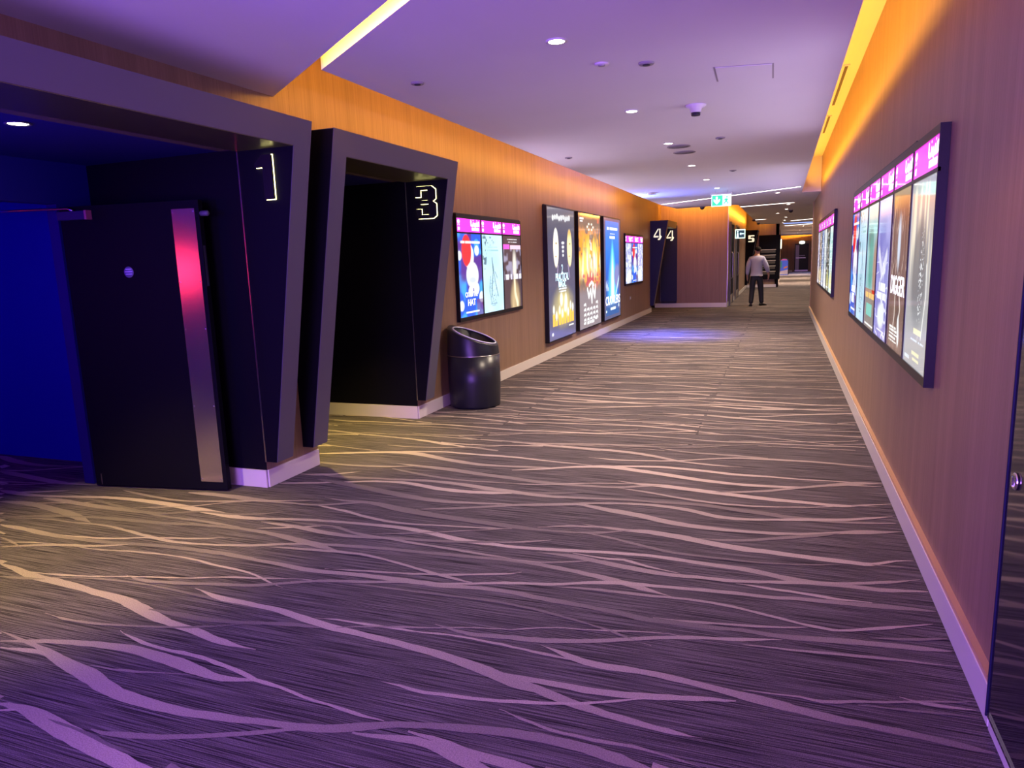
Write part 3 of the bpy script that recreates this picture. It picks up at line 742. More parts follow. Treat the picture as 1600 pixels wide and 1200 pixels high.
# fourth entrance: navy panel on the facing wall
t4 = thing('entrance_side_panel', 'navy panel with numeral 4 standing flush on the facing wall', 'wall panel', (-3.15, 21.88, 0.13))
keep(prism('panel_face', [(-3.42, 21.88, 0.19), (-2.94, 21.88, 0.19), (-2.94, 21.88, 2.42), (-3.42, 21.88, 2.50)], (0, 0.018, 0), M_NAVY), t4)
keep(box('base_plinth', -3.41, -2.95, 21.872, 21.885, 0.13, 0.19, M_CASE), t4)
# fifth entrance
portal('small black portal hood far down the corridor beyond the walking man', -1.49, 32.4, 32.57, 34.12, 34.13, far_leg=False)

# soffit downlights of the two near portals
def soffit_light(x, y, label):
    t = thing('soffit_downlight', label, 'downlight', (x, y, 2.34), 'downlights in the portal soffits')
    lathe('trim_ring', [(0.052, 0.0), (0.062, -0.004), (0.062, -0.008), (0.050, -0.008), (0.046, -0.002)], M_CHAR, t, 28, (0, 0, 0), False)
    lathe('lens', [(0.001, -0.003), (0.048, -0.003), (0.048, -0.0045), (0.001, -0.0045)], M_SOFFL, t, 28)
    d = bpy.data.lights.new('soffit_spot', 'SPOT')
    d.energy = 300
    d.color = (1.0, 0.76, 0.18)
    d.spot_size = math.radians(72)
    d.spot_blend = 0.8
    d.shadow_soft_size = 0.04
    o = bpy.data.objects.new('soffit_spot', d)
    COL.objects.link(o)
    o.location = (0, 0, -0.03)
    o.parent = t
soffit_light(-3.735, 2.73, 'round downlight in the dark soffit above the open door')
soffit_light(-3.735, 5.15, 'round downlight hidden in the soffit behind numeral 3')

# ------------------------------------------------------------------ numerals
GLYPH = {
    '1': [[(0.0, 0.72), (0.0, 0.82), (0.34, 1.0), (0.80, 1.0), (0.80, 0.0), (0.36, 0.0), (0.36, 0.72)]],
    '3': [[(0, 1), (0.80, 1), (0.98, 0.90), (0.98, 0.60), (0.84, 0.53), (1, 0.45), (1, 0.08), (0.84, 0), (0.10, 0), (0.10, 0.10), (0.0, 0.30), (0.28, 0.30), (0.28, 0.12), (0.64, 0.12), (0.64, 0.45), (0.24, 0.45), (0.24, 0.56), (0.62, 0.56), (0.62, 0.88), (0.26, 0.88), (0.26, 0.67), (0, 0.67)]],
    '4': [[(0.52, 1.0), (0.66, 1.0), (0.15, 0.38), (0.0, 0.38)], [(0.0, 0.24), (0.60, 0.24), (0.60, 0.37), (0.0, 0.37)],
          [(0.70, 1.0), (0.84, 1.0), (0.84, 0.42), (1.0, 0.30), (0.88, 0.14), (0.76, 0.0), (0.52, 0.0), (0.52, 0.09), (0.70, 0.16)]],
    '5': [[(0.0, 1.0), (1.0, 1.0), (1.0, 0.84), (0.36, 0.84), (0.36, 0.62), (0.84, 0.62), (1.0, 0.52), (1.0, 0.10), (0.86, 0.0), (0.0, 0.0), (0.0, 0.16), (0.62, 0.16), (0.62, 0.46), (0.0, 0.46)]],
}
def numeral(ch, label, x0, x1, z0, z1, y, standoff=0.026, tube_r=0.0034, face_m=None, halo=None):
    """numeral facing -y, mounted on a panel at depth y"""
    t = thing('screen_number', label, 'number sign', ((x0 + x1) / 2, y, z0), 'lit screen numerals')
    loops = GLYPH[ch]
    for lp in loops:
        P = [(x0 + u * (x1 - x0), y - standoff, z0 + v * (z1 - z0)) for u, v in lp]
        keep(prism('numeral_face', P, (0, 0.006, 0), face_m or M_CASE), t)
        if face_m:
            continue
        Q = []
        for i in range(len(P)):
            a, b = Vector(P[i]), Vector(P[(i + 1) % len(P)])
            n = max(1, int((b - a).length / 0.02))
            for k in range(n):
                p = a.lerp(b, k / n)
                Q.append((p.x, y - 0.0055, p.z))
        keep(tube('halo_light', Q, tube_r, halo or M_HALO, None, 6, True), t)
    for u, v in ((0.7, 0.85), (0.7, 0.10)):
        keep(tube('stand_off', [(x0 + u * (x1 - x0), y - 0.0006, z0 + v * (z1 - z0)), (x0 + u * (x1 - x0), y - standoff + 0.001, z0 + v * (z1 - z0))], 0.004, M_STEEL, None, 6), t)
    return t
numeral('1', 'black numeral 1 with yellow halo beside the open door', -3.262, -3.095, 2.00, 2.285, P1[1] - 0.005)
numeral('3', 'black numeral 3 outlined in yellow light above the litter bin', -3.308, -3.088, 1.975, 2.275, P3[1] - 0.005)
M_IV = mat('ivory_lit_face', (0.8, 0.75, 0.6), 0.5, emit=(1.0, 0.93, 0.66), estr=0.75)
numeral('4', 'ivory numeral 4 on the near side of the navy portal', -3.32, -3.10, 1.98, 2.28, 19.995, 0.018, 0.006, M_IV, M_HALO2)
numeral('4', 'ivory numeral 4 on the flush navy panel of the facing wall', -3.25, -3.03, 1.98, 2.28, 21.879, 0.018, 0.006, M_IV, M_HALO2)
numeral('5', 'ivory numeral 5 on the far black portal behind the man', -1.38, -1.14, 2.0, 2.28, 32.395, 0.018, 0.008, M_IV, M_HALO2)

# ------------------------------------------------------------------ open door of screen 1
dh, dfree = Vector((-4.72, 3.655, 0)), Vector((-3.64, 3.815, 0))
dd = dfree - dh
dw = dd.length
door = thing('auditorium_door', 'open black door with a tall steel plate beside numeral 1', 'door', dh)
door.rotation_euler = (0, 0, math.atan2(dd.y, dd.x))
# local: x along the leaf, -y towards the viewer
box('door_leaf', 0, dw, 0.0, 0.045, 0.012, 2.02, M_BLACK, door, 0.002)
lp = box('pull_plate', dw - 0.205, dw - 0.03, -0.003, -0.0002, 0.07, 1.965, mat('plate_steel', (0.60, 0.52, 0.47), 0.20, 0.9), door)
for z in (0.09, 0.62, 1.16, 1.48, 1.945):
    for x in (dw - 0.195, dw - 0.04):
        s = lathe('screw', [(0.001, 0), (0.006, 0), (0.004, 0.002), (0.001, 0.002)], M_CHROME, lp, 10)
        s.location = (x, -0.003, z)
        s.rotation_euler = (math.pi / 2, 0, 0)
box('edge_plate', dw + 0.0002, dw + 0.002, 0.012, 0.033, 1.45, 1.72, M_STEEL, door)
st = lathe('round_sticker', [(0.001, 0), (0.038, 0), (0.038, 0.001), (0.001, 0.001)], mat('sticker_grey', (0.16, 0.15, 0.30), 0.5), door, 24)
st.location = (0.50, -0.0005, 1.56)
st.rotation_euler = (math.pi / 2, 0, 0)
M_STKW = mat('sticker_white', (0.62, 0.6, 0.85), 0.5)
for k, w in enumerate((0.024, 0.030, 0.026)):
    box('sticker_lettering', 0.50 - w, 0.50 + w, -0.0022, -0.0016, 1.577 - k * 0.017, 1.584 - k * 0.017, M_STKW, door)
box('seal', 0.05, 0.055, -0.004, 0.0, 0.02, 0.10, M_STEEL, door)
cb = box('closer_box', 0.02, 0.26, -0.05, -0.0005, 1.925, 1.985, M_NAVY, door, 0.004)
box('closer_cap', 0.245, 0.262, -0.052, -0.002, 1.925, 1.987, mat('closer_cap_red', (0.45, 0.12, 0.2), 0.3), cb)
tube('closer_arm', [(0.14, -0.03, 1.987), (0.10, -0.03, 2.003), (-0.30, -0.09, 2.003), (-0.55, -0.12, 2.003)], 0.008, M_STEEL, cb)
cylb = lathe('lock_cylinder', [(0.001, 0), (0.018, 0), (0.018, 0.05), (0.012, 0.058), (0.001, 0.058)], M_CHAR, door, 16)
cylb.location = (dw - 0.0, 0.022, 1.93)
cylb.rotation_euler = (0, math.pi / 2, 0)

# ------------------------------------------------------------------ polished dark door at the near right
t = thing('glossy_panel_door', 'polished dark door leaf at the right edge of the picture', 'door', (0.68, 1.6, 0))
keep(box('leaf', 0.658, 0.699, 0.35, 2.478, 0.055, 2.35, M_GLASSY, None, 0.003), t)
keep(box('edge_strip', 0.653, 0.6578, 2.455, 2.461, 0.06, 2.34, mat('blue_edge', (0.012, 0.012, 0.04), 0.5, 0, 0.1)), t)
keep(box('kick_trim', 0.653, 0.6578, 0.35, 2.44, 0.075, 0.080, M_CHROME), t)
keep(box('base_rail', 0.67, 0.699, 0.35, 2.478, 0.0, 0.054, M_SKIRT), t)
lk = thing('door_lock', 'round chrome lock on the polished dark door', 'lock', (0.658, 2.375, 0.868))
o = lathe('rosette', [(0.001, 0), (0.026, 0), (0.026, 0.006), (0.020, 0.010), (0.017, 0.006), (0.001, 0.006)], M_CHROME, lk, 28)
o.rotation_euler = (0, -math.pi / 2, 0)
box('key_plug', -0.013, -0.004, -0.005, 0.005, -0.014, 0.014, M_CHROME, lk)

# ------------------------------------------------------------------ poster artwork (flat prints as coloured grids)
nrs = np.random.RandomState(11)
def vnoise(u, v, fx_, fy_, seed):
    r = np.random.RandomState(seed)
    g = r.rand(int(fy_) + 3, int(fx_) + 3)
    x, y = u * fx_, v * fy_
    i, j = x.astype(int), y.astype(int)
    a, b = x - i, y - j
    a = a * a * (3 - 2 * a); b = b * b * (3 - 2 * b)
    return (g[j, i] * (1 - a) * (1 - b) + g[j, i + 1] * a * (1 - b) + g[j + 1, i] * (1 - a) * b + g[j + 1, i + 1] * a * b)
def ss(x, a, b):
    t = np.clip((x - a) / (b - a), 0, 1)
    return t * t * (3 - 2 * t)
def ell(u, v, cx, cy, rx, ry, soft=0.15):
    d = np.sqrt(((u - cx) / rx) ** 2 + ((v - cy) / ry) ** 2)
    return 1 - ss(d, 1 - soft, 1 + soft)
def rect(u, v, x0, x1, y0, y1):
    return ((u >= x0) & (u <= x1) & (v >= y0) & (v <= y1)).astype(float)
def mixc(c, col, mk):
    return c * (1 - mk[..., None]) + np.array(col)[None, None, :] * mk[..., None]
def flat(u, col):
    return np.ones(u.shape + (3,)) * np.array(col)
def strip(u, v, pts, w):
    """soft polyline mask"""
    m = np.zeros_like(u)
    for (x0, y0), (x1, y1) in zip(pts[:-1], pts[1:]):
        dx, dy = x1 - x0, y1 - y0
        L = dx * dx + dy * dy
        t = np.clip(((u - x0) * dx + (v - y0) * dy) / L, 0, 1)
        d = np.hypot(u - x0 - t * dx, v - y0 - t * dy)
        m = np.maximum(m, 1 - ss(d, w * 0.6, w * 1.3))
    return m
def txtline(u, v, x0, x1, y0, y1, seed=1, n=14):
    """a line of tiny unreadable print"""
    m = rect(u, v, x0, x1, y0, y1)
    return m * (vnoise(u, v * 0 + 0.5, n * 4, 1, seed) > 0.28)

def art_blue(u, v):           # blue poster with red and white shapes
    c = flat(u, (0.02, 0.10, 0.65))
    n = vnoise(u, v, 5, 9, 3)
    c = mixc(c, (0.05, 0.35, 0.95), ss(n, 0.45, 0.7))
    c = mixc(c, (0.10, 0.02, 0.22), ss(vnoise(u, v, 4, 6, 9), 0.62, 0.8) * 0.9)
    c = mixc(c, (0.9, 0.9, 0.95), ell(u, v, 0.46, 0.73, 0.20, 0.15, 0.08))
    c = mixc(c, (0.90, 0.03, 0.04), ell(u, v, 0.36, 0.80, 0.20, 0.19, 0.06))
    c = mixc(c, (0.85, 0.88, 0.92), ell(u, v, 0.58, 0.50, 0.26, 0.16, 0.10))
    c = mixc(c, (0.55, 0.60, 0.75), ell(u, v, 0.58, 0.44, 0.16, 0.04, 0.4))
    for cx, cy, r in ((0.80, 0.80, 0.10), (0.06, 0.74, 0.09), (0.48, 0.30, 0.10), (0.74, 0.33, 0.12), (0.95, 0.22, 0.11), (0.08, 0.14, 0.10)):
        c = mixc(c, (0.75, 0.85, 0.98), ell(u, v, cx, cy, r, r * 0.62, 0.15))
    c = mixc(c, (0.16, 0.05, 0.16), rect(u, v, 0.72, 1, 0.0, 0.20) * 0.7)
    c = mixc(c, (1, 1, 1), rect(u, v, 0.25, 0.82, 0.045, 0.062))
    c = mixc(c, (1, 0.9, 0.9), txtline(u, v, 0.12, 0.95, 0.885, 0.91, 4))
    return c
def art_sketch(u, v):         # pale blue line drawing
    c = flat(u, (0.50, 0.74, 0.90)) + (vnoise(u, v, 3, 6, 5)[..., None] - 0.5) * 0.15
    ink = (0.06, 0.12, 0.16)
    tw = [(0.47, 0.70), (0.50, 0.52), (0.45, 0.40), (0.40, 0.20)]
    c = mixc(c, ink, strip(u, v, tw, 0.016) * 0.9)
    c = mixc(c, ink, strip(u, v, [(0.50, 0.62), (0.58, 0.42), (0.72, 0.20)], 0.014) * 0.85)
    c = mixc(c, ink, strip(u, v, [(0.36, 0.46), (0.30, 0.28), (0.38, 0.13)], 0.012) * 0.7)
    c = mixc(c, ink, strip(u, v, [(0.60, 0.52), (0.70, 0.44)], 0.012) * 0.7)
    scr = (np.abs(vnoise(u, v, 26, 40, 8) - 0.5) < 0.05).astype(float)
    c = mixc(c, ink, scr * ell(u, v, 0.50, 0.27, 0.20, 0.17, 0.4) * 0.9)
    c = mixc(c, ink, (vnoise(u, v, 18, 30, 12) > 0.66) * (ell(u, v, 0.28, 0.93, 0.30, 0.06, 0.5) + ell(u, v, 0.12, 0.74, 0.09, 0.20, 0.5)).clip(0, 1) * 0.9)
    c = mixc(c, (0.30, 0.55, 0.60), txtline(u, v, 0.28, 0.75, 0.835, 0.848, 2) + txtline(u, v, 0.25, 0.80, 0.79, 0.812, 3))
    c = mixc(c, (0.25, 0.4, 0.5), txtline(u, v, 0.35, 0.65, 0.10, 0.115, 6) + txtline(u, v, 0.40, 0.60, 0.075, 0.088, 7))
    return c
def art_gown(u, v):           # grey crowd above a golden gown on brown
    c = flat(u, (0.075, 0.045, 0.055))
    g = vnoise(u, v, 9, 16, 21)
    mid = rect(u, v, 0, 1, 0.40, 0.82)
    c = mixc(c, (0.30, 0.27, 0.38), mid * ss(g, 0.35, 0.75))
    c = mixc(c, (0.75, 0.70, 0.62), mid * ell(u, v, 0.62, 0.58, 0.10, 0.20, 0.6))
    c = mixc(c, (0.72, 0.70, 0.80), rect(u, v, 0, 1, 0.40, 0.47) * ss(vnoise(u, v, 12, 5, 5), 0.3, 0.6))
    c = mixc(c, (0.62, 0.46, 0.24), ell(u, v, 0.62, 0.10, 0.25 - 0.0 * u, 0.26, 0.35) * (0.55 + 0.6 * vnoise(u, v, 14, 4, 2)) * (v < 0.40))
    c = mixc(c, (0.95, 0.80, 0.55), strip(u, v, [(0.60, 0.38), (0.62, 0.20), (0.74, 0.05)], 0.05) * 0.8)
    c = mixc(c, (0.92, 0.10, 0.62), rect(u, v, 0.0, 0.36, 0.825, 0.885))
    c = mixc(c, (0.95, 0.55, 0.70), rect(u, v, 0.40, 1.0, 0.82, 0.875))
    c = mixc(c, (0.8, 0.8, 0.85), txtline(u, v, 0.25, 0.80, 0.945, 0.957, 4) + txtline(u, v, 0.30, 0.78, 0.915, 0.925, 5))
    return c
def art_candles(u, v):        # slate with two pale faces and candle glow
    c = flat(u, (0.075, 0.072, 0.125)) * (0.85 + 0.5 * (1 - v))[..., None]
    c = mixc(c, (0.16, 0.15, 0.17), ss(v, 0.75, 1.0) * 0.6)
    for cx, top, tint in ((0.29, 0.84, (0.98, 0.90, 0.70)), (0.80, 0.83, (0.96, 0.80, 0.42))):
        f = ell(u, v, cx, 0.70, 0.095, 0.145, 0.10)
        c = mixc(c, tint, f)
        c = mixc(c, (0.75, 0.36, 0.08) if cx > 0.5 else (0.95, 0.93, 0.86), f * ss(v, 0.75, 0.84) * 0.9)
        c = mixc(c, (0.25, 0.14, 0.06), ell(u, v, cx + 0.01, 0.735, 0.035, 0.008, 0.4) * 0.8)
        c = mixc(c, (0.45, 0.20, 0.10), ell(u, v, cx - 0.01, 0.635, 0.035, 0.006, 0.4) * 0.8)
        c = mixc(c, (0.55, 0.42, 0.65), strip(u, v, [(cx + (0.06 if cx < .5 else -.06), 0.56), (cx + (0.02 if cx < .5 else -.02), 0.47)], 0.012) * 0.6)
    c = mixc(c, (0.75, 0.62, 0.22), ell(u, v, 0.52, 0.24, 0.30, 0.12, 0.7) * (0.35 + 0.8 * vnoise(u, v, 10, 12, 3)))
    for k, cx in enumerate((0.17, 0.26, 0.38, 0.48, 0.58, 0.70, 0.80, 0.89)):
        h = (0.20, 0.15, 0.19, 0.16, 0.20, 0.16, 0.21, 0.19)[k]
        c = mixc(c, (0.95, 0.50, 0.07), rect(u, v, cx - 0.038, cx + 0.038, 0.105, h))
        c = mixc(c, (1.0, 0.95, 0.75), ell(u, v, cx, h + 0.03, 0.030, 0.032, 0.5))
    c = mixc(c, (0.98, 0.93, 0.8), ell(u, v, 0.45, 0.30, 0.05, 0.05, 0.4) + ell(u, v, 0.62, 0.27, 0.05, 0.07, 0.4))
    c = mixc(c, (0.82, 0.86, 0.95), txtline(u, v, 0.36, 0.66, 0.378, 0.388, 6) + txtline(u, v, 0.38, 0.64, 0.361, 0.371, 8))
    for k in range(9):
        c = mixc(c, (0.92, 0.95, 1.0), ell(u, v, 0.20 + k * 0.075, 0.925 + 0.006 * (k % 3), 0.028, 0.020 - 0.003 * (k % 2), 0.4))
    for k in range(4):
        c = mixc(c, (0.92, 0.95, 1.0), ell(u, v, 0.545, 0.74 - 0.032 * k, 0.05 - 0.008 * k, 0.010, 0.4))
    c = mixc(c, (0.9, 0.9, 0.8), rect(u, v, 0.72, 0.92, 0.072, 0.082))
    c = mixc(c, (0.9, 0.9, 0.95), ell(u, v, 0.12, 0.045, 0.03, 0.012, 0.3))
    return c
def art_fire(u, v):           # fiery crowd, white script
    n = vnoise(u, v, 16, 26, 31); n2 = vnoise(u, v, 26, 7, 33)
    c = flat(u, (0.20, 0.12, 0.09))
    c = mixc(c, (0.85, 0.30, 0.04), ss(v, 0.30, 0.45) * (1 - ss(v, 0.80, 0.92)) * ss(n, 0.2, 0.6))
    c = mixc(c, (1.0, 0.72, 0.16), ell(u, v, 0.5, 0.60, 0.62, 0.16, 0.6) * ss(n2, 0.3, 0.7))
    c = mixc(c, (1.0, 0.92, 0.70), ell(u, v, 0.5, 0.56, 0.6, 0.11, 0.5) * ss(vnoise(u, v, 22, 5, 35), 0.45, 0.75))
    c = mixc(c, (0.45, 0.08, 0.10), ell(u, v, 0.5, 0.42, 0.6, 0.08, 0.5) * ss(n, 0.4, 0.75))
    c = mixc(c, (0.22, 0.18, 0.20), 1 - ss(v, 0.28, 0.40))
    c = mixc(c, (0.9, 0.84, 0.78), ell(u, v, 0.53, 0.66, 0.05, 0.14, 0.5) * ss(vnoise(u, v, 20, 30, 39), 0.4, 0.6))
    w = (1, 1, 1)
    c = mixc(c, w, strip(u, v, [(0.36, 0.34), (0.42, 0.27), (0.50, 0.33), (0.56, 0.22), (0.60, 0.36), (0.70, 0.26), (0.74, 0.36)], 0.020))
    c = mixc(c, w, strip(u, v, [(0.44, 0.37), (0.56, 0.40), (0.66, 0.37)], 0.014))
    for r in range(4):
        for k in range(5):
            c = mixc(c, (0.92, 0.92, 0.92), strip(u, v, [(0.20 + 0.14 * k, 0.205 - r * 0.045), (0.27 + 0.14 * k, 0.212 - r * 0.045), (0.28 + 0.14 * k, 0.196 - r * 0.045)], 0.010) * (0 if r == 0 and 0 < k < 4 else 1))
    c = mixc(c, w, rect(u, v, 0.18, 0.27, 0.035, 0.052) + txtline(u, v, 0.33, 0.66, 0.030, 0.055, 5) + rect(u, v, 0.72, 0.80, 0.050, 0.075))
    c = mixc(c, w, rect(u, v, 0.06, 0.22, 0.945, 0.962) + rect(u, v, 0.07, 0.18, 0.925, 0.938))
    for k in range(6):
        c = mixc(c, (0.95, 0.90, 0.75), ell(u, v, 0.52 + 0.13 * math.cos(k * 1.05), 0.89 + 0.028 * math.sin(k * 1.05), 0.03, 0.010, 0.4))
    c = mixc(c, (0.9, 0.15, 0.08), rect(u, v, 0.86, 0.93, 0.93, 0.98))
    return c
def art_beam(u, v):           # blue with a pale beam
    c = flat(u, (0.010, 0.07, 0.36))
    c = mixc(c, (0.01, 0.16, 0.70), ss(v, 0.3, 0.75))
    bw = 0.05 + 0.30 * (1 - ss(v, 0.25, 0.85))
    c = mixc(c, (0.10, 0.60, 1.0), (1 - ss(np.abs(u - 0.50), 0, bw * 1.2)) * (1 - ss(v, 0.65, 0.85)))
    c = mixc(c, (0.75, 0.95, 1.0), (1 - ss(np.abs(u - 0.50), 0, bw * 0.45)) * (1 - ss(v, 0.45, 0.72)) * (v > 0.2))
    c = mixc(c, (0.16, 0.18, 0.40), ell(u, v, 0.80, 0.42, 0.20, 0.12, 0.25))
    c = mixc(c, (0.45, 0.65, 0.95), strip(u, v, [(0.92, 0.42), (0.70, 0.24)], 0.02))
    c = mixc(c, (0.35, 0.45, 0.70), ell(u, v, 0.14, 0.30, 0.16, 0.07, 0.5) * ss(vnoise(u, v, 20, 30, 6), 0.4, 0.6))
    c = mixc(c, (0.02, 0.08, 0.25), 1 - ss(v, 0.10, 0.25))
    c = mixc(c, (0.85, 0.95, 1.0), txtline(u, v, 0.18, 0.82, 0.885, 0.912, 3) + txtline(u, v, 0.36, 0.66, 0.845, 0.852, 4) + rect(u, v, 0.34, 0.68, 0.80, 0.828) * (vnoise(u, v * 0 + .5, 30, 1, 9) > .3))
    c = mixc(c, (0.7, 0.9, 1.0), rect(u, v, 0.36, 0.68, 0.085, 0.11) + ell(u, v, 0.12, 0.08, 0.03, 0.012, 0.3) + ell(u, v, 0.90, 0.115, 0.04, 0.02, 0.3))
    c = mixc(c, (0.075, 0.08, 0.16), 1 - rect(u, v, 0.10, 0.90, 0.035, 0.97))
    return c
def art_teal(u, v):
    c = flat(u, (0.30, 0.55, 0.56)) + (vnoise(u, v, 5, 8, 41)[..., None] - 0.5) * 0.25
    c = mixc(c, (0.62, 0.78, 0.80), ss(v, 0.78, 1.0))
    c = mixc(c, (0.10, 0.16, 0.14), ell(u, v, 0.40, 0.72, 0.25, 0.10, 0.4) * 0.7)
    c = mixc(c, (0.12, 0.40, 0.34), ell(u, v, 0.45, 0.52, 0.22, 0.22, 0.4))
    c = mixc(c, (0.42, 0.26, 0.20), ell(u, v, 0.85, 0.45, 0.18, 0.26, 0.4) + rect(u, v, 0, 1, 0.26, 0.32))
    c = mixc(c, (0.25, 0.16, 0.14), rect(u, v, 0, 1, 0.0, 0.26) * 0.8)
    c = mixc(c, (0.95, 0.58, 0.18), txtline(u, v, 0.05, 0.92, 0.245, 0.29, 5, 5))
    c = mixc(c, (0.20, 0.60, 0.52), rect(u, v, 0.20, 0.75, 0.10, 0.20))
    c = mixc(c, (0.95, 0.95, 0.95), txtline(u, v, 0.1, 0.9, 0.02, 0.035, 6))
    return c
def art_lilac(u, v):
    c = flat(u, (0.30, 0.30, 0.68)) + (vnoise(u, v, 4, 8, 51)[..., None] - 0.5) * 0.25
    c = mixc(c, (0.62, 0.60, 0.90), ss(v, 0.75, 0.95))
    c = mixc(c, (0.85, 0.88, 1.0), (np.abs(vnoise(u, v, 6, 12, 53) - 0.5) < 0.035) * (v < 0.62) * 0.8)
    c = mixc(c, (0.90, 0.92, 1.0), strip(u, v, [(0.15, 0.62), (0.45, 0.46), (0.75, 0.60)], 0.05) * 0.7)
    c = mixc(c, (0.95, 0.97, 1.0), txtline(u, v, 0.15, 0.85, 0.28, 0.33, 7, 6) + txtline(u, v, 0.25, 0.75, 0.34, 0.40, 8, 5))
    c = mixc(c, (0.80, 0.86, 0.92), ell(u, v, 0.5, 0.16, 0.25, 0.09, 0.3))
    c = mixc(c, (0.9, 0.9, 1), txtline(u, v, 0.25, 0.8, 0.05, 0.06, 9))
    return c
def art_digger(u, v):
    c = flat(u, (0.17, 0.105, 0.085)) * (0.8 + 0.5 * vnoise(u, v, 9, 4, 61))[..., None]
    c = mixc(c, (0.50, 0.38, 0.32), (np.abs(vnoise(u, v, 14, 3, 63) - 0.5) < 0.05) * (v > 0.45) * 0.8)
    c = mixc(c, (0.62, 0.72, 0.86), ell(u, v, 0.48, 0.68, 0.08, 0.15, 0.5))
    c = mixc(c, (0.40, 0.28, 0.14), ss(v, 0.86, 1.0))
    c = mixc(c, (0.80, 0.72, 0.66), strip(u, v, [(0.40, 0.36), (0.42, 0.22), (0.38, 0.16)], 0.016) + strip(u, v, [(0.66, 0.34), (0.72, 0.27), (0.68, 0.22)], 0.02))
    c = mixc(c, (0.85, 0.92, 0.95), strip(u, v, [(0.66, 0.18), (0.70, 0.09)], 0.05))
    for k in range(5):
        c = mixc(c, (0.92, 0.94, 0.92), txtline(u, v, 0.16, 0.56 + 0.06 * (k % 3), 0.135 - k * 0.022, 0.148 - k * 0.022, 70 + k))
    return c
def art_curtain(u, v):
    n = vnoise(u, v * 0.25, 18, 3, 71)
    c = flat(u, (0.42, 0.42, 0.42))
    c = mixc(c, (0.85, 0.80, 0.64), ss(n, 0.42, 0.60) * ss(v, 0.35, 0.70))
    c = mixc(c, (0.30, 0.29, 0.28), ss(v, 0.92, 1.0))
    c = mixc(c, (0.16, 0.17, 0.18), ell(u, v, 0.50, 0.50, 0.30, 0.30, 0.25) * 0.85)
    c = mixc(c, (0.40, 0.42, 0.45), ss(1 - v, 0.55, 0.9) * 0.8)
    dots = (vnoise(u, v, 40, 110, 73) > 0.70)
    c = mixc(c, (0.85, 0.88, 0.90), dots * ell(u, v, 0.60, 0.46, 0.08, 0.26, 0.4))
    c = mixc(c, (0.80, 0.82, 0.80), strip(u, v, [(0.80, 0.55), (0.84, 0.40), (0.74, 0.18)], 0.016))
    c = mixc(c, (0.92, 0.88, 0.55), rect(u, v, 0.42, 0.74, 0.185, 0.215) + rect(u, v, 0.40, 0.72, 0.07, 0.09) * 0.8 + rect(u, v, 0.45, 0.72, 0.04, 0.055) * 0.8)
    c = mixc(c, (0.70, 0.80, 0.95), txtline(u, v, 0.3, 0.9, 0.145, 0.155, 75) + txtline(u, v, 0.05, 0.3, 0.03, 0.05, 77))
    return c
def art_mix(seed, a, b, hot):
    def f(u, v):
        c = flat(u, a)
        c = mixc(c, b, ss(vnoise(u, v, 7, 16, seed), 0.35, 0.65))
        c = mixc(c, (0.9, 0.92, 0.95), (vnoise(u, v, 12, 26, seed + 1) > 0.72) * 0.8)
        c = mixc(c, hot, ell(u, v, 0.5, 0.16, 0.4, 0.14, 0.6) * 0.9)
        c = mixc(c, (0.95, 0.95, 0.95), rect(u, v, 0.2, 0.8, 0.04, 0.06))
        return c
    return f
def art_header(u, v):
    c = flat(u, (0.86, 0.03, 0.62))
    w = (1, 0.97, 1)
    k = v * 0.26 / 0.75      # square up the drawing: header is wide and low
    # column of small marks at the left
    c = mixc(c, w, ell(u, v, 0.085, 0.76, 0.045, 0.14, 0.3) + rect(u, v, 0.045, 0.12, 0.46, 0.58) * (vnoise(u, v, 30, 8, 3) > 0.3) + rect(u, v, 0.05, 0.12, 0.14, 0.36))
    # arabic style word
    for pts in ([(0.60, 0.86), (0.60, 0.56), (0.64, 0.50), (0.70, 0.54)], [(0.70, 0.70), (0.70, 0.54), (0.76, 0.52), (0.765, 0.66)], [(0.765, 0.54), (0.83, 0.52), (0.835, 0.72)], [(0.835, 0.54), (0.90, 0.52), (0.905, 0.76), (0.94, 0.78), (0.945, 0.54)]):
        q = [(x, y * 0.25) for x, y in pts]
        c = mixc(c, w, strip(u, v * 0.25, q, 0.020))
    for x, y in ((0.70, 0.92), (0.86, 0.92), (0.78, 0.40)):
        c = mixc(c, w, ell(u, v, x, y, 0.012, 0.04, 0.3))
    c = mixc(c, w, rect(u, v, 0.62, 0.93, 0.14, 0.34))
    c = mixc(c, (0.86, 0.05, 0.62), txtline(u, v, 0.64, 0.91, 0.19, 0.29, 7, 4) * (vnoise(u, v * 0 + .5, 40, 1, 5) > 0.62))
    return c

EM = {}
def emat(strength, gloss=0.07):
    key = (strength, gloss)
    if key in EM:
        return EM[key]
    m, nt, b = node_mat('backlit_print', gloss, 0.5)
    b.inputs['Base Color'].default_value = (0.02, 0.02, 0.02, 1)
    at = nt.nodes.new('ShaderNodeAttribute')
    at.attribute_name = 'Col'
    nt.links.new(at.outputs['Color'], b.inputs['Emission Color'])
    b.inputs['Emission Strength'].default_value = strength
    EM[key] = m
    return m

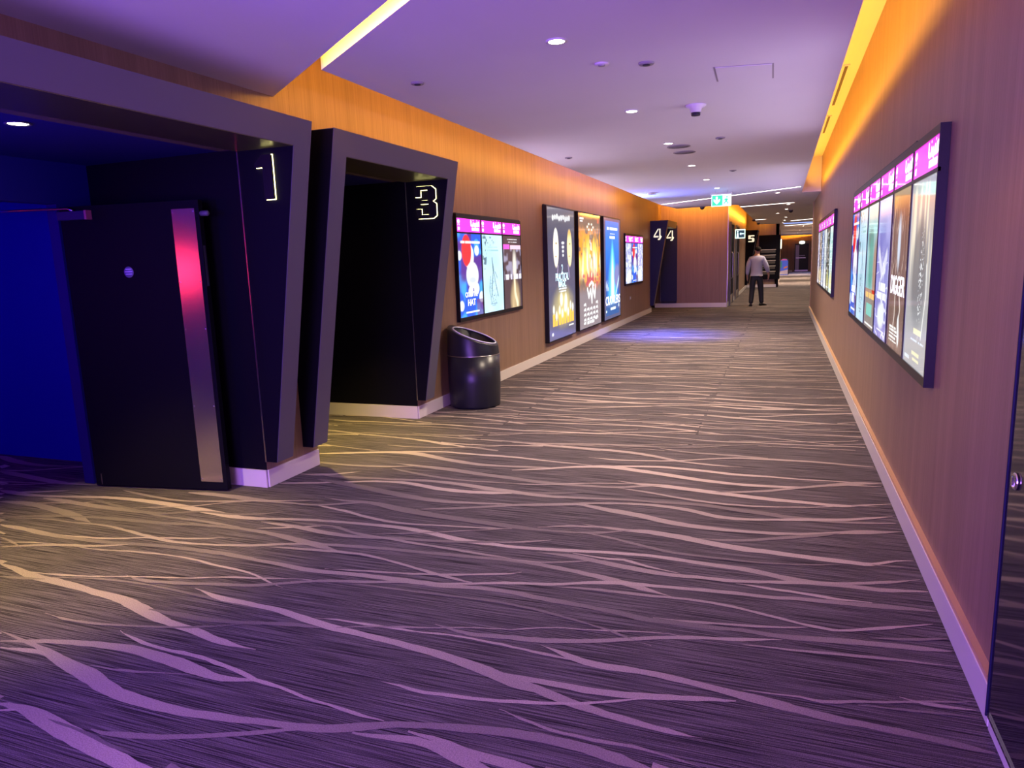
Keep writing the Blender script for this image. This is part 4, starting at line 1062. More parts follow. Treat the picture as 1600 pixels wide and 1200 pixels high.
def print_panel(name, parent, origin, udir, w, h, fn, nx, ny, m):
    """flat print: origin = lower left as seen, udir = to the right as seen"""
    U = Vector(udir)
    us = (np.arange(nx) + 0.0) / (nx - 1)
    vs_ = (np.arange(ny) + 0.0) / (ny - 1)
    u, v = np.meshgrid(us, vs_)
    c = np.clip(fn(np.clip(u, 0, 0.9999), np.clip(v, 0, 0.9999)), 0, 1)
    P = np.zeros((ny, nx, 3))
    o = Vector(origin)
    for a in range(3):
        P[..., a] = o[a] + U[a] * u * w
    P[..., 2] += v * h
    me = bpy.data.meshes.new(name)
    nv, nf = nx * ny, (nx - 1) * (ny - 1)
    me.vertices.add(nv)
    me.vertices.foreach_set('co', P.reshape(-1))
    idx = np.arange(nv).reshape(ny, nx)
    q = np.stack([idx[:-1, :-1], idx[:-1, 1:], idx[1:, 1:], idx[1:, :-1]], -1).reshape(-1)
    me.loops.add(nf * 4)
    me.loops.foreach_set('vertex_index', q)
    me.polygons.add(nf)
    me.polygons.foreach_set('loop_start', np.arange(nf) * 4)
    me.polygons.foreach_set('loop_total', np.full(nf, 4))
    me.update(calc_edges=True)
    ca = me.color_attributes.new('Col', 'FLOAT_COLOR', 'POINT')
    ca.data.foreach_set('color', np.concatenate([c, np.ones((ny, nx, 1))], -1).reshape(-1))
    return keep(link(name, me, m), parent)

def poster_case(label, wall, y0, y1, z0, z1, arts, strength, res, group, hs=2.2, t=0.045, titles=()):
    """row of digital posters in one black case; wall = 'L' or 'R'"""
    n = len(arts)
    if wall == 'L':
        xb, face, u = XL, 1, Vector((0, 1, 0))
        start = y0
    else:
        xb, face, u = XR, -1, Vector((0, -1, 0))
        start = y1
    th = thing('poster_case', label, 'poster display', (xb, (y0 + y1) / 2, z0), group)
    xf = xb + face * t
    # back body and frame bars
    keep(box('case_back', xb + face * 0.0008, xb + face * (t - 0.012), y0, y1, z0, z1, M_CASE), th)
    s = (y1 - y0) / n
    fr = 0.028
    keep(box('frame_top', xb + face * (t - 0.0125), xf, y0, y1, z1 - 0.042, z1, M_CASE), th)
    keep(box('frame_bottom', xb + face * (t - 0.0125), xf, y0, y1, z0, z0 + 0.045, M_CASE), th)
    for k in range(n + 1):
        yc = y0 + k * s
        a = max(y0, yc - fr / 2); b = min(y1, yc + fr / 2)
        keep(box('frame_bar', xb + face * (t - 0.0125), xf - face * 0.0005, a, b, z0 + 0.045, z1 - 0.042, M_CASE), th)
    zh0 = z0 + (z1 - z0) * 0.842
    zp1 = z0 + (z1 - z0) * 0.826
    keep(box('frame_rail', xb + face * (t - 0.0125), xf - face * 0.0008, y0, y1, zp1, zh0, M_CASE), th)
    xp = xb + face * (t - 0.006)
    for k in range(n):
        o0 = Vector((xp, start, 0)) + u * (k * s + fr / 2)
        print_panel('header_screen', th, (xp, o0.y, zh0), u, s - fr, z1 - 0.042 - zh0, art_header, res[2], res[3], emat(hs))
        p = print_panel('poster_screen', th, (xp, o0.y, z0 + 0.045), u, s - fr, zp1 - z0 - 0.045, arts[k], res[0], res[1], emat(strength))
        for (kk, body, size, vv, col, sx) in titles:
            if kk == k:
                keep_o = text_mesh(body, size, col, th, (xp + face * 0.0006, o0.y + u.y * (s - fr) * 0.5, z0 + 0.045 + vv * (zp1 - z0 - 0.045)), u, (0, 0, 1), depth=0.0003, bold=0.0015, sx=sx, name='title_lettering')
    return th
M_TXW = mat('lit_white_print', (0.9, 0.9, 0.9), 0.3, emit=(0.95, 0.98, 1.0), estr=1.2)
M_TXB = mat('lit_blue_print', (0.6, 0.8, 0.9), 0.3, emit=(0.55, 0.90, 1.0), estr=1.2)
GC = 'framed rows of digital posters with magenta headers'
poster_case('three poster digital case above the litter bin on the left wall', 'L', 7.30, 9.385, 0.885, 2.08, [art_blue, art_sketch, art_gown], 1.15, (72, 110, 72, 28), GC,
            titles=((0, 'THE', 0.05, 0.335, M_TXW, 1.0), (0, 'CAT IN THE', 0.08, 0.265, M_TXW, 0.8), (0, 'HAT', 0.105, 0.165, M_TXW, 1.1)))
poster_case('small three poster case next to the navy portal', 'L', 16.47, 18.67, 0.888, 2.075, [art_mix(81, (0.28, 0.33, 0.62), (0.55, 0.62, 0.85), (0.75, 0.85, 0.9)), art_blue, art_mix(85, (0.35, 0.35, 0.70), (0.62, 0.65, 0.88), (0.7, 0.85, 0.8))], 1.1, (36, 80, 40, 16), GC)
poster_case('long six poster glass case nearest on the right wall', 'R', 3.86, 8.14, 0.88, 2.105, [art_blue, art_sketch, art_teal, art_lilac, art_digger, art_curtain], 0.85, (80, 200, 72, 28), GC, hs=1.7,
            titles=((4, 'DIGGER', 0.165, 0.405, M_TXW, 0.95), (0, 'HAT', 0.13, 0.16, M_TXW, 1.0), (0, 'CAT IN THE', 0.085, 0.25, M_TXW, 0.72)))
poster_case('distant six poster case farther along the right wall', 'R', 11.1, 15.6, 0.89, 2.10, [art_mix(91, (0.55, 0.55, 0.75), (0.25, 0.22, 0.35), (0.85, 0.7, 0.5)), art_mix(93, (0.10, 0.09, 0.10), (0.45, 0.32, 0.2), (0.9, 0.75, 0.4)), art_mix(95, (0.10, 0.18, 0.40), (0.35, 0.45, 0.7), (0.6, 0.65, 0.75)), art_mix(97, (0.45, 0.55, 0.58), (0.70, 0.75, 0.72), (0.8, 0.8, 0.8)), art_mix(99, (0.04, 0.05, 0.04), (0.12, 0.14, 0.10), (0.5, 0.5, 0.2)), art_mix(101, (0.35, 0.65, 0.62), (0.65, 0.85, 0.8), (0.9, 0.8, 0.4))], 0.9, (40, 90, 40, 16), GC, hs=1.2)

# free-standing lightboxes on the left wall
def lightbox(label, y0, y1, z0, z1, fn, strength, titles=()):
    th = thing('poster_lightbox', label, 'lightbox', (XL, (y0 + y1) / 2, z0), 'tall backlit film posters on the left wall')
    t = 0.07
    keep(box('case_body', XL + 0.0008, XL + t - 0.006, y0, y1, z0, z1, M_CASE, None, 0.003), th)
    for a, b, c, d in ((y0, y0 + 0.02, z0, z1), (y1 - 0.02, y1, z0, z1), (y0 + 0.02, y1 - 0.02, z1 - 0.02, z1), (y0 + 0.02, y1 - 0.02, z0, z0 + 0.02)):
        keep(box('snap_frame', XL + t - 0.006, XL + t, a, b, c, d, M_CASE), th)
    print_panel('backlit_print', th, (XL + t - 0.004, y0 + 0.02, z0 + 0.02), (0, 1, 0), y1 - y0 - 0.04, z1 - z0 - 0.04, fn, 90, 200, emat(strength))
    for body, size, uu, vv, m_, sx in titles:
        text_mesh(body, size, m_, th, (XL + t - 0.0034, y0 + uu * (y1 - y0), z0 + vv * (z1 - z0)), (0, 1, 0), (0, 0, 1), depth=0.0003, bold=0.002, sx=sx, name='title_lettering')
    return th
lightbox('dark lightbox with two pale faces above glowing candles', 10.49, 12.05, 0.265, 2.365, art_candles, 1.2,
         (('2', 0.20, 0.5, 0.535, M_TXB, 0.8), ('PRACTICAL', 0.17, 0.50, 0.475, M_TXB, 0.85), ('MAGIC', 0.16, 0.5, 0.422, M_TXB, 0.9)))
lightbox('fiery orange lightbox poster with white script and rows of credits', 12.285, 13.93, 0.265, 2.365, art_fire, 1.25)
lightbox('bright blue lightbox poster with a pale beam of light', 14.20, 15.78, 0.265, 2.365, art_beam, 1.35,
         (('CRAWLERS', 0.26, 0.52, 0.185, M_TXW, 1.05),))

# ------------------------------------------------------------------ litter bin
def litter_bin():
    c = Vector((-3.115, 7.03, 0))
    t = thing('litter_bin', 'glossy black round litter bin with slanted open top', 'bin', c)
    R = 0.285
    lathe('body', [(R * 0.90, 0.002), (R * 0.955, 0.01), (R * 0.965, 0.03), (R, 0.28), (R * 0.995, 0.565)], M_BINP, t, 56)
    lathe('seam', [(R * 0.992, 0.565), (R * 1.0, 0.567), (R * 1.0, 0.571), (R * 0.992, 0.573)], M_STEEL, t, 56, cap=False)
    # slanted lid: top plane falls towards the corridor
    seg = 56
    dirv = Vector((0.985, 0.13, 0)).normalized()   # downhill
    def ztop(x, y):
        return 0.775 - 0.40 * (Vector((x, y, 0)).dot(dirv)) / 1.0 * 0.95
    bm = bmesh.new()
    lo, mid, rim_o, rim_i, inn = [], [], [], [], []
    for i in range(seg):
        a = 2 * math.pi * i / seg
        ca, sa = math.cos(a), math.sin(a)
        lo.append(bm.verts.new((R * 0.995 * ca, R * 0.995 * sa, 0.573)))
        r1 = R * 0.955
        zt = ztop(r1 * ca, r1 * sa)
        mid.append(bm.verts.new((r1 * 1.005 * ca, r1 * 1.005 * sa, zt - 0.015)))
        rim_o.append(bm.verts.new((r1 * 0.985 * ca, r1 * 0.985 * sa, zt)))
        r2 = R * 0.80
        cx, cy = 0.014, 0.010
        rim_i.append(bm.verts.new((cx + r2 * ca, cy + r2 * sa, ztop(cx + r2 * ca, cy + r2 * sa))))
        inn.append(bm.verts.new((cx + r2 * 0.97 * ca, cy + r2 * 0.97 * sa, 0.30)))
    for A, B in ((lo, mid), (mid, rim_o), (rim_o, rim_i), (rim_i, inn)):
        for i in range(seg):
            j = (i + 1) % seg
            bm.faces.new((A[i], A[j], B[j], B[i]))
    bm.faces.new(inn)
    o = bm_obj('lid', bm, M_BINP, t, True)
    pts = []
    for i in range(seg):
        a = 2 * math.pi * i / seg
        x, y = 0.014 + R * 0.80 * math.cos(a), 0.010 + R * 0.80 * math.sin(a)
        pts.append((x, y, ztop(x, y) + 0.002))
    tube('opening_rim', pts, 0.007, mat('rim_white', (0.72, 0.72, 0.78), 0.3), o, 8, True)
    lathe('liner', [(R * 0.70, 0.31), (R * 0.74, 0.62)], mat('liner_grey', (0.10, 0.12, 0.14), 0.25), t, 40, cap=False)
litter_bin()

# ------------------------------------------------------------------ ceiling fittings
def downlight(x, y, label, energy=0.0, z=ZC, spot=150, r=0.045):
    t = thing('downlight', label, 'downlight', (x, y, z), 'recessed ceiling downlights')
    lathe('trim_ring', [(r * 1.0, -0.001), (r * 1.35, -0.001), (r * 1.35, -0.005), (r * 1.02, -0.007)], M_WHITE, t, 28, cap=False)
    lathe('lens', [(0.001, -0.002), (r, -0.002), (r, -0.005), (0.001, -0.006)], M_WARM, t, 24)
    if energy:
        d = bpy.data.lights.new('downlight_spot', 'SPOT')
        d.energy = energy
        d.color = (1.0, 0.80, 0.60)
        d.spot_size = math.radians(spot)
        d.spot_blend = 0.9
        d.shadow_soft_size = 0.05
        o = bpy.data.objects.new('downlight_spot', d)
        COL.objects.link(o)
        o.location = (0, 0, -0.03)
        o.parent = t
DE = 250
DLS = [(-1.22, 4.08, 'nearest'), (-1.22, 6.23, 'second'), (-1.20, 8.17, 'third'), (-1.20, 10.33, 'fourth'), (-1.20, 12.38, 'fifth'), (-1.17, 14.05, 'sixth')]
for x, y, nm in DLS:
    downlight(x, y, f'{nm} bright downlight in the middle row of the ceiling', DE * (0.62 if y < 5 else 1.1), ZC, 96 if y < 5 else 112 if y < 7 else 140)
for x, y, nm in ((-1.22, 1.9, 'nearer the corridor'), (-1.22, -0.3, 'deeper in the lobby')):
    downlight(x, y, f'downlight in the lobby ceiling, {nm}', DE * 0.05, ZC, 100)
downlight(-0.134, 16.1, 'lone downlight past the diagonal light line', 110)
downlight(0.104, 20.2, 'downlight at the end of the second light line', 110)
downlight(0.066, 22.4, 'downlight over the walking man, nearer of a close pair', 170)
downlight(-0.186, 24.5, 'downlight left of the line above the corridor beyond the man', 170)
downlight(0.071, 27.5, 'far downlight, first of three close together', 170)
downlight(0.035, 30.2, 'far downlight, second of three close together', 170)
downlight(-0.009, 32.6, 'far downlight, last of three close together', 170)
downlight(0.9, 38.0, 'downlight in the far hall ceiling', 1100)
downlight(0.9, 52.0, 'downlight over the promotional bin in the far hall', 1100)
downlight(0.9, 45.0, 'downlight deep in the far hall ceiling', 1100)

def disc(name, label, cat, x, y, r, h, m, m2, group=None):
    t = thing(name, label, cat, (x, y, ZC), group)
    lathe('plate', [(0.001, -0.0005), (r, -0.0005), (r, -h * 0.5), (r * 0.9, -h), (0.001, -h)], m, t, 28)
    lathe('core', [(0.001, -h * 0.99), (r * 0.5, -h * 0.99), (r * 0.45, -h * 1.4), (0.001, -h * 1.4)], m2, t, 20)
    return t
disc('ceiling_sensor', 'flat pale round sensor beside the nearest downlight', 'sensor', -1.102, 4.663, 0.045, 0.012, M_WHITE, M_GREYP)
disc('air_valve', 'dark half hidden round valve right of the flat sensor', 'air vent', -0.842, 4.784, 0.05, 0.012, M_GREYP, M_DARKP, 'small round ceiling valves')
disc('air_valve', 'small round valve near the left cove of the ceiling', 'air vent', -2.34, 4.54, 0.045, 0.012, M_GREYP, M_DARKP, 'small round ceiling valves')
disc('air_valve', 'small round valve above the three poster case', 'air vent', -2.45, 8.6, 0.045, 0.012, M_GREYP, M_DARKP, 'small round ceiling valves')
disc('air_valve', 'small round valve over the middle of the corridor', 'air vent', -0.65, 8.1, 0.05, 0.012, M_GREYP, M_DARKP, 'small round ceiling valves')
disc('air_valve', 'small round valve before the exit sign', 'air vent', -0.72, 11.3, 0.05, 0.012, M_GREYP, M_DARKP, 'small round ceiling valves')
for y, nm in ((8.47, 'nearer'), (8.98, 'farther')):
    t = thing('ceiling_speaker', f'{nm} grey round speaker grille behind the third downlight', 'speaker', (-1.13, y, ZC), 'round ceiling speakers')
    lathe('frame_ring', [(0.115, -0.0005), (0.13, -0.0005), (0.13, -0.006), (0.112, -0.008)], M_GREYP, t, 32, cap=False)
    lathe('grille', [(0.001, -0.002), (0.115, -0.002), (0.115, -0.005), (0.001, -0.007)], mat('speaker_grille', (0.20, 0.18, 0.22), 0.7), t, 32)
# smoke detector
t = thing('smoke_detector', 'white smoke detector hanging from the middle of the ceiling', 'smoke detector', (-0.70, 6.27, ZC))
lathe('base', [(0.001, -0.0005), (0.085, -0.0005), (0.082, -0.012), (0.050, -0.030), (0.042, -0.060), (0.001, -0.060)], M_WHITE, t, 32)
lathe('chamber', [(0.001, -0.060), (0.038, -0.060), (0.038, -0.066), (0.030, -0.066), (0.030, -0.072), (0.038, -0.073), (0.034, -0.084), (0.001, -0.086)], M_DARKP, t, 28)
# access panel
t = thing('access_panel', 'flush square access hatch in the ceiling near the right cove', 'hatch', (-0.27, 5.35, ZC))
P = [(-0.45, 5.11), (-0.10, 5.19), (-0.105, 5.60), (-0.46, 5.51)]
Q = [(-0.462, 5.098), (-0.089, 5.183), (-0.094, 5.613), (-0.473, 5.519)]
keep(prism('hatch_frame', [(x, y, ZC - 0.0005) for x, y in Q], (0, 0, -0.0012), M_GREYP), t)
keep(prism('hatch_door', [(x, y, ZC - 0.0018) for x, y in P], (0, 0, -0.003), M_CEIL), t)
# linear led lights in the ceiling
def led_line(label, a, b, w):
    a, b = Vector((*a, ZC)), Vector((*b, ZC))
    t = thing('linear_light', label, 'linear light', (a + b) / 2, 'slim white light lines in the ceiling')
    d = (b - a).normalized()
    n = Vector((-d.y, d.x, 0))
    def bar(nm, ww, z0, z1, m, ext):
        p = [a - d * ext + n * ww, b + d * ext + n * ww, b + d * ext - n * ww, a - d * ext - n * ww]
        keep(prism(nm, [(q.x, q.y, ZC - z0) for q in p], (0, 0, -(z1 - z0)), m), t)
    bar('channel', w * 0.62, 0.0005, 0.003, M_WHITE, 0.01)
    bar('diffuser', w * 0.5, 0.003, 0.006, M_LED, 0)
led_line('long diagonal light line crossing the ceiling behind the exit sign', (-2.71, 17.55), (0.27, 14.93), 0.055)
led_line('second light line crossing the ceiling above the walking man', (-1.07, 20.15), (0.22, 19.55), 0.09)
led_line('short light line beside the left cove before the fifth portal', (-0.98, 28.6), (-0.66, 28.4), 0.2)
led_line('light line near the far hall, left end by the pillar', (0.10, 36.6), (1.9, 34.6), 0.14)
led_line('faint light line just inside the far hall', (0.30, 31.0), (1.6, 29.4), 0.12)
t = thing('blue_lit_ceiling_sheet', 'glowing sheet standing in for the blue lit ceiling over the far hall', 'glowing sheet', (0.8, 33.6, ZC))  # emissive sheet added for the blue light washing the ceiling
keep(box('glow_sheet_frame', -0.02, 2.0, 32.95, 34.25, ZC - 0.003, ZC - 0.0005, M_WHITE), t)
keep(box('diffuser', 0.0, 1.98, 33.0, 34.2, ZC - 0.006, ZC - 0.003, mat('blue_ceiling_glow', (0.4, 0.5, 0.9), 0.5, emit=(0.22, 0.36, 0.85), estr=1.0)), t)
# dome cameras
for x, y, lb in ((-1.95, 19.15, 'dome camera at the edge of the ceiling by the navy panel'), (-1.02, 28.0, 'dome camera beside the far left cove'), (-0.98, 31.6, 'dome camera close to the fifth portal'), (0.19, 23.0, 'dome camera among the far downlights')):
    t = thing('dome_camera', lb, 'camera', (x, y, ZC), 'dark ceiling dome cameras')
    lathe('mount', [(0.001, -0.0005), (0.07, -0.0005), (0.07, -0.02), (0.001, -0.02)], M_GREYP, t, 20)
    lathe('dome', [(0.06, -0.02), (0.055, -0.05), (0.035, -0.075), (0.001, -0.085)], M_DARKP, t, 20, cap=False)

# ------------------------------------------------------------------ exit sign
M_GREEN = mat('exit_green', (0.02, 0.5, 0.2), 0.4, emit=(0.02, 0.62, 0.24), estr=1.3)
M_EXW = mat('exit_white', (0.9, 1, 0.95), 0.4, emit=(0.58, 1.0, 0.78), estr=1.3)
t = thing('exit_sign', 'hanging green and white exit sign with arrow and running figure', 'exit sign', (-1.14, 14.66, 2.45))
ex0, ex1, ez0, ez1, ey = -1.32, -0.955, 2.455, 2.675, 14.66
keep(box('sign_body', ex0, ex1, ey - 0.012, ey + 0.012, ez0, ez1, M_EXW, None, 0.003), t)
keep(box('top_rail', ex0 - 0.02, ex1 + 0.02, ey - 0.03, ey + 0.03, ez1, ez1 + 0.03, M_WHITE, None, 0.003), t)
for x in (-1.25, -1.03):
    keep(tube('hanger', [(x, ey, ez1 + 0.03), (x, ey, ZC - 0.0005)], 0.004, M_STEEL, None, 6), t)
def flat_poly(nm, pts, y, m, par, th=0.0015):
    return keep(prism(nm, [(x, y, z) for x, z in pts], (0, -th, 0), m), par)
gx0, gx1 = ex0 + 0.012, ex0 + 0.205
gp = flat_poly('green_field', [(gx0, ez0 + 0.014), (gx1, ez0 + 0.014), (gx1, ez1 - 0.014), (gx0, ez1 - 0.014)], ey - 0.0122, M_GREEN, t)
cx, cz = (gx0 + gx1) / 2 - 0.01, (ez0 + ez1) / 2
flat_poly('arrow', [(cx - 0.018, cz + 0.075), (cx + 0.018, cz + 0.075), (cx + 0.018, cz + 0.005), (cx + 0.06, cz + 0.03), (cx + 0.06, cz - 0.01), (cx, cz - 0.075), (cx - 0.06, cz - 0.01), (cx - 0.06, cz + 0.03), (cx - 0.018, cz + 0.005)], ey - 0.0138, M_EXW, t)
fx0 = gx1 + 0.07
flat_poly('running_figure', [(fx0 - 0.02, cz + 0.03), (fx0 + 0.015, cz + 0.035), (fx0 + 0.045, cz + 0.0), (fx0 + 0.02, cz + 0.005), (fx0 + 0.012, cz - 0.02), (fx0 + 0.04, cz - 0.04), (fx0 + 0.03, cz - 0.075), (fx0 + 0.015, cz - 0.07), (fx0 + 0.02, cz - 0.045), (fx0 - 0.008, cz - 0.03), (fx0 - 0.035, cz - 0.07), (fx0 - 0.05, cz - 0.06), (fx0 - 0.02, cz - 0.015), (fx0 - 0.015, cz + 0.01), (fx0 - 0.04, cz - 0.005), (fx0 - 0.045, cz + 0.008)], ey - 0.0122, M_GREEN, t)
flat_poly('figure_head', [(fx0 + 0.012 + 0.016 * math.cos(a * math.pi / 5), cz + 0.06 + 0.016 * math.sin(a * math.pi / 5)) for a in range(10)], ey - 0.0122, M_GREEN, t)

# ------------------------------------------------------------------ washroom sign
M_TEAL = mat('sign_teal', (0.02, 0.06, 0.07), 0.4, emit=(0.03, 0.16, 0.20), estr=0.25)
t = thing('direction_sign', 'small teal blade sign with figure and arrow on the corner wall', 'sign', (-1.49, 24.6, 2.02))
keep(box('sign_body', -1.46, -1.15, 24.57, 24.62, 2.02, 2.31, M_EXW, None, 0.003), t)
keep(box('wall_bracket', -1.499, -1.46, 24.56, 24.63, 2.08, 2.25, M_DARKP), t)
flat_poly('sign_field', [(-1.438, 2.05), (-1.172, 2.05), (-1.172, 2.28), (-1.438, 2.28)], 24.569, M_TEAL, t)
M_CY = mat('sign_cyan', (0.7, 0.95, 1), 0.4, emit=(0.6, 0.95, 1.0), estr=1.2)
flat_poly('arrow', [(-1.323, 2.165), (-1.273, 2.215), (-1.273, 2.18), (-1.186, 2.18), (-1.186, 2.15), (-1.273, 2.15), (-1.273, 2.115)], 24.5672, M_CY, t)
flat_poly('figure_head', [(-1.381 + 0.024 * math.cos(a * math.pi / 6), 2.235 + 0.028 * math.sin(a * math.pi / 6)) for a in range(12)], 24.5672, M_CY, t)
flat_poly('figure_body', [(-1.417, 2.06), (-1.345, 2.06), (-1.356, 2.15), (-1.363, 2.195), (-1.399, 2.195), (-1.406, 2.15)], 24.5672, M_CY, t)

# doors on the side wall past the corner (seen edge on)
for y0, y1, lb in ((22.5, 24.0, 'dark door just past the wall corner, nearer of two'), (25.3, 26.9, 'dark door under the teal sign, farther of two')):
    t = thing('side_door', lb, 'door', (-1.5, (y0 + y1) / 2, 0), 'dark doors in the side wall')
    keep(box('frame', -1.4995, -1.44, y0, y0 + 0.07, 0.0, 2.48, M_CHAR), t)
    keep(box('frame', -1.4995, -1.44, y1 - 0.07, y1, 0.0, 2.48, M_CHAR), t)
    keep(box('frame', -1.4995, -1.44, y0 + 0.07, y1 - 0.07, 2.42, 2.48, M_CHAR), t)
    keep(box('door_leaf', -1.4995, -1.465, y0 + 0.075, y1 - 0.075, 0.02, 2.415, M_BLACK), t)
    keep(tube('pull_handle', [(-1.43, y0 + 0.25, 0.8), (-1.40, y0 + 0.25, 0.85), (-1.40, y0 + 0.25, 1.55), (-1.43, y0 + 0.25, 1.6)], 0.015, M_STEEL), t)
    keep(box('kick_plate', -1.4645, -1.462, y0 + 0.1, y1 - 0.1, 0.03, 0.30, M_STEEL), t)

# louvred black panel behind the man
t = thing('louvred_panel', 'black panel with pale horizontal bars behind the man', 'panel', (-0.55, 34.27, 0.35))
keep(box('panel_body', -1.0, -0.10, 34.20, 34.285, 0.36, 2.30, M_BLACK, None, 0.004), t)
for k in range(5):
    z = 1.66 - k * 0.24
    keep(box('louvre_recess', -0.92, -0.30, 34.19, 34.199, z - 0.13, z - 0.01, mat('louvre_grey', (0.07, 0.06, 0.05), 0.5)), t)
    keep(box('louvre_bar', -0.94, -0.28, 34.165, 34.199, z - 0.01, z + 0.02, mat('louvre_pale', (0.60, 0.52, 0.44), 0.4)), t)
keep(box('foot', -0.24, -0.16, 34.21, 34.27, 0.0, 0.36, M_BLACK), t)
keep(box('foot', -0.94, -0.86, 34.21, 34.27, 0.0, 0.36, M_BLACK), t)
# lit strip sign at the panel's edge
t = thing('wall_lamp', 'small glowing vertical lamp at the corner of the far hall', 'lamp', (-0.12, 34.5, 1.7))
keep(box('lamp_body', -0.149, -0.06, 34.45, 34.55, 1.66, 2.14, M_WHITE), t)
keep(box('lamp_glow', -0.155, -0.05, 34.44, 34.4495, 1.70, 2.10, M_HALO2), t)

# far fire door
t = thing('fire_exit_door', 'dark double panel door at the very end of the corridor', 'door', (1.36, 59.4, 0))
keep(box('frame', 0.72, 0.86, 59.36, 59.515, 0, 2.32, M_WALL), t)
keep(box('frame', 1.86, 2.0, 59.36, 59.515, 0, 2.32, M_WALL), t)
keep(box('frame', 0.86, 1.86, 59.36, 59.515, 2.12, 2.32, M_WALL), t)
dl = keep(box('door_leaf', 0.865, 1.855, 59.40, 59.45, 0.02, 2.115, M_DARKP), t)
keep(box('glass_strip', 0.93, 1.18, 59.39, 59.3995, 0.15, 2.02, mat('pale_glass', (0.42, 0.38, 0.36), 0.2)), t)
keep(box('push_bar', 0.95, 1.65, 59.34, 59.38, 1.02, 1.08, M_STEEL), t)
keep(box('push_rail', 1.15, 1.6, 59.35, 59.3995, 1.18, 1.25, mat('pale_glass')), t)
keep(box('kick_plate', 0.90, 1.82, 59.39, 59.3995, 0.03, 0.14, M_STEEL), t)
t = thing('exit_lamp', 'oval glowing lamp above the door at the very end', 'lamp', (1.36, 59.3, 2.2))
lo = lathe('glow', [(0.001, 0), (0.2, 0), (0.2, 0.05), (0.12, 0.08), (0.001, 0.085)], mat('exit_glow', (0.9, 1, 0.8), 0.4, emit=(0.9, 1.0, 0.78), estr=2.5), t, 24)
lo.rotation_euler = (math.pi / 2, 0, 0)
lo.scale = (1, 0.55, 1)
lb_ = box('back_plate', -0.22, 0.22, 0.0, 0.055, -0.13, 0.13, M_GREYP, t)
# colourful arched bin in the far hall
t = thing('promo_bin', 'colourful arched promotional bin standing in the far hall', 'promo stand', (0.14, 52.0, 0))
def arch(x0, x1, z1, n=10):
    r = (x1 - x0) / 2
    return [(x0, 0.0), (x1, 0.0)] + [((x0 + x1) / 2 + r * math.cos(a * math.pi / n), z1 - r * 0.8 + r * 0.8 * math.sin(a * math.pi / n)) for a in range(n + 1)]
keep(prism('cabinet', [(x, 52.0, z) for x, z in arch(-0.13, 0.42, 1.12)], (0, 0.5, 0), M_DARKP), t)
M_PB = mat('promo_blue', (0.06, 0.12, 0.6), 0.4, emit=(0.06, 0.10, 0.5), estr=0.35)
flat_poly('front_print', [(x, z) for x, z in arch(-0.12, 0.36, 1.08)], 51.999, M_PB, t, 0.004)
flat_poly('pink_band', [(-0.10, 0.98), (0.30, 0.98), (0.26, 1.05), (-0.02, 1.05)], 51.994, mat('promo_pink', (0.8, 0.15, 0.45), 0.4), t, 0.003)
flat_poly('orange_flash', [(0.08, 0.40), (0.33, 0.50), (0.34, 0.62), (0.12, 0.52)], 51.994, mat('promo_orange', (0.85, 0.3, 0.1), 0.4), t, 0.003)
flat_poly('white_base', [(-0.12, 0.05), (0.36, 0.05), (0.36, 0.36), (0.10, 0.30), (-0.12, 0.26)], 51.994, mat('promo_white', (0.75, 0.7, 0.75), 0.4), t, 0.003)
flat_poly('teal_side', [(-0.12, 0.5), (-0.02, 0.5), (-0.02, 0.95), (-0.12, 0.88)], 51.994, mat('promo_teal', (0.05, 0.4, 0.45), 0.4), t, 0.003)

# wall socket low on the left wall
t = thing('wall_socket', 'small pale socket low on the left wall past the lightboxes', 'socket', (XL, 17.2, 0.56))
keep(box('plate', XL + 0.0005, XL + 0.010, 17.14, 17.26, 0.53, 0.61, M_GREYP, None, 0.002), t)
keep(box('insert', XL + 0.010, XL + 0.013, 17.17, 17.23, 0.55, 0.59, M_WHITE), t)

# ------------------------------------------------------------------ person
def skin(name, verts, edges, radii, m, parent, sub=2, root=0):
    me = bpy.data.meshes.new(name)
    me.from_pydata([Vector(v) for v in verts], edges, [])
    o = link(name, me, m, parent)
    o.modifiers.new('skin', 'SKIN')
    sm = o.modifiers.new('sub', 'SUBSURF')
    sm.levels = sm.render_levels = sub
    sv_ = me.skin_vertices[0].data
    for i, r in enumerate(radii):
        sv_[i].radius = r if isinstance(r, tuple) else (r, r)
    sv_[root].use_root = True
    bpy.context.view_layer.update()
    dg = bpy.context.evaluated_depsgraph_get()
    nm = bpy.data.meshes.new_from_object(o.evaluated_get(dg))
    o.modifiers.clear()
    o.data = nm
    for p in nm.polygons:
        p.use_smooth = True
    return o
M_SKIN = mat('skin', (0.36, 0.20, 0.14), 0.5)
M_SHIRT = mat('grey_lilac_shirt', (0.34, 0.335, 0.46), 0.8)
M_TROU = mat('dark_trousers', (0.012, 0.013, 0.022), 0.7)
M_SHOE = mat('black_shoes', (0.012, 0.011, 0.011), 0.4)
M_HAIR = mat('dark_hair', (0.010, 0.007, 0.006), 0.85, 0, 0.1)
per = thing('person', 'man in grey shirt and dark trousers walking away down the corridor', 'person', (-0.70, 22.3, 0))
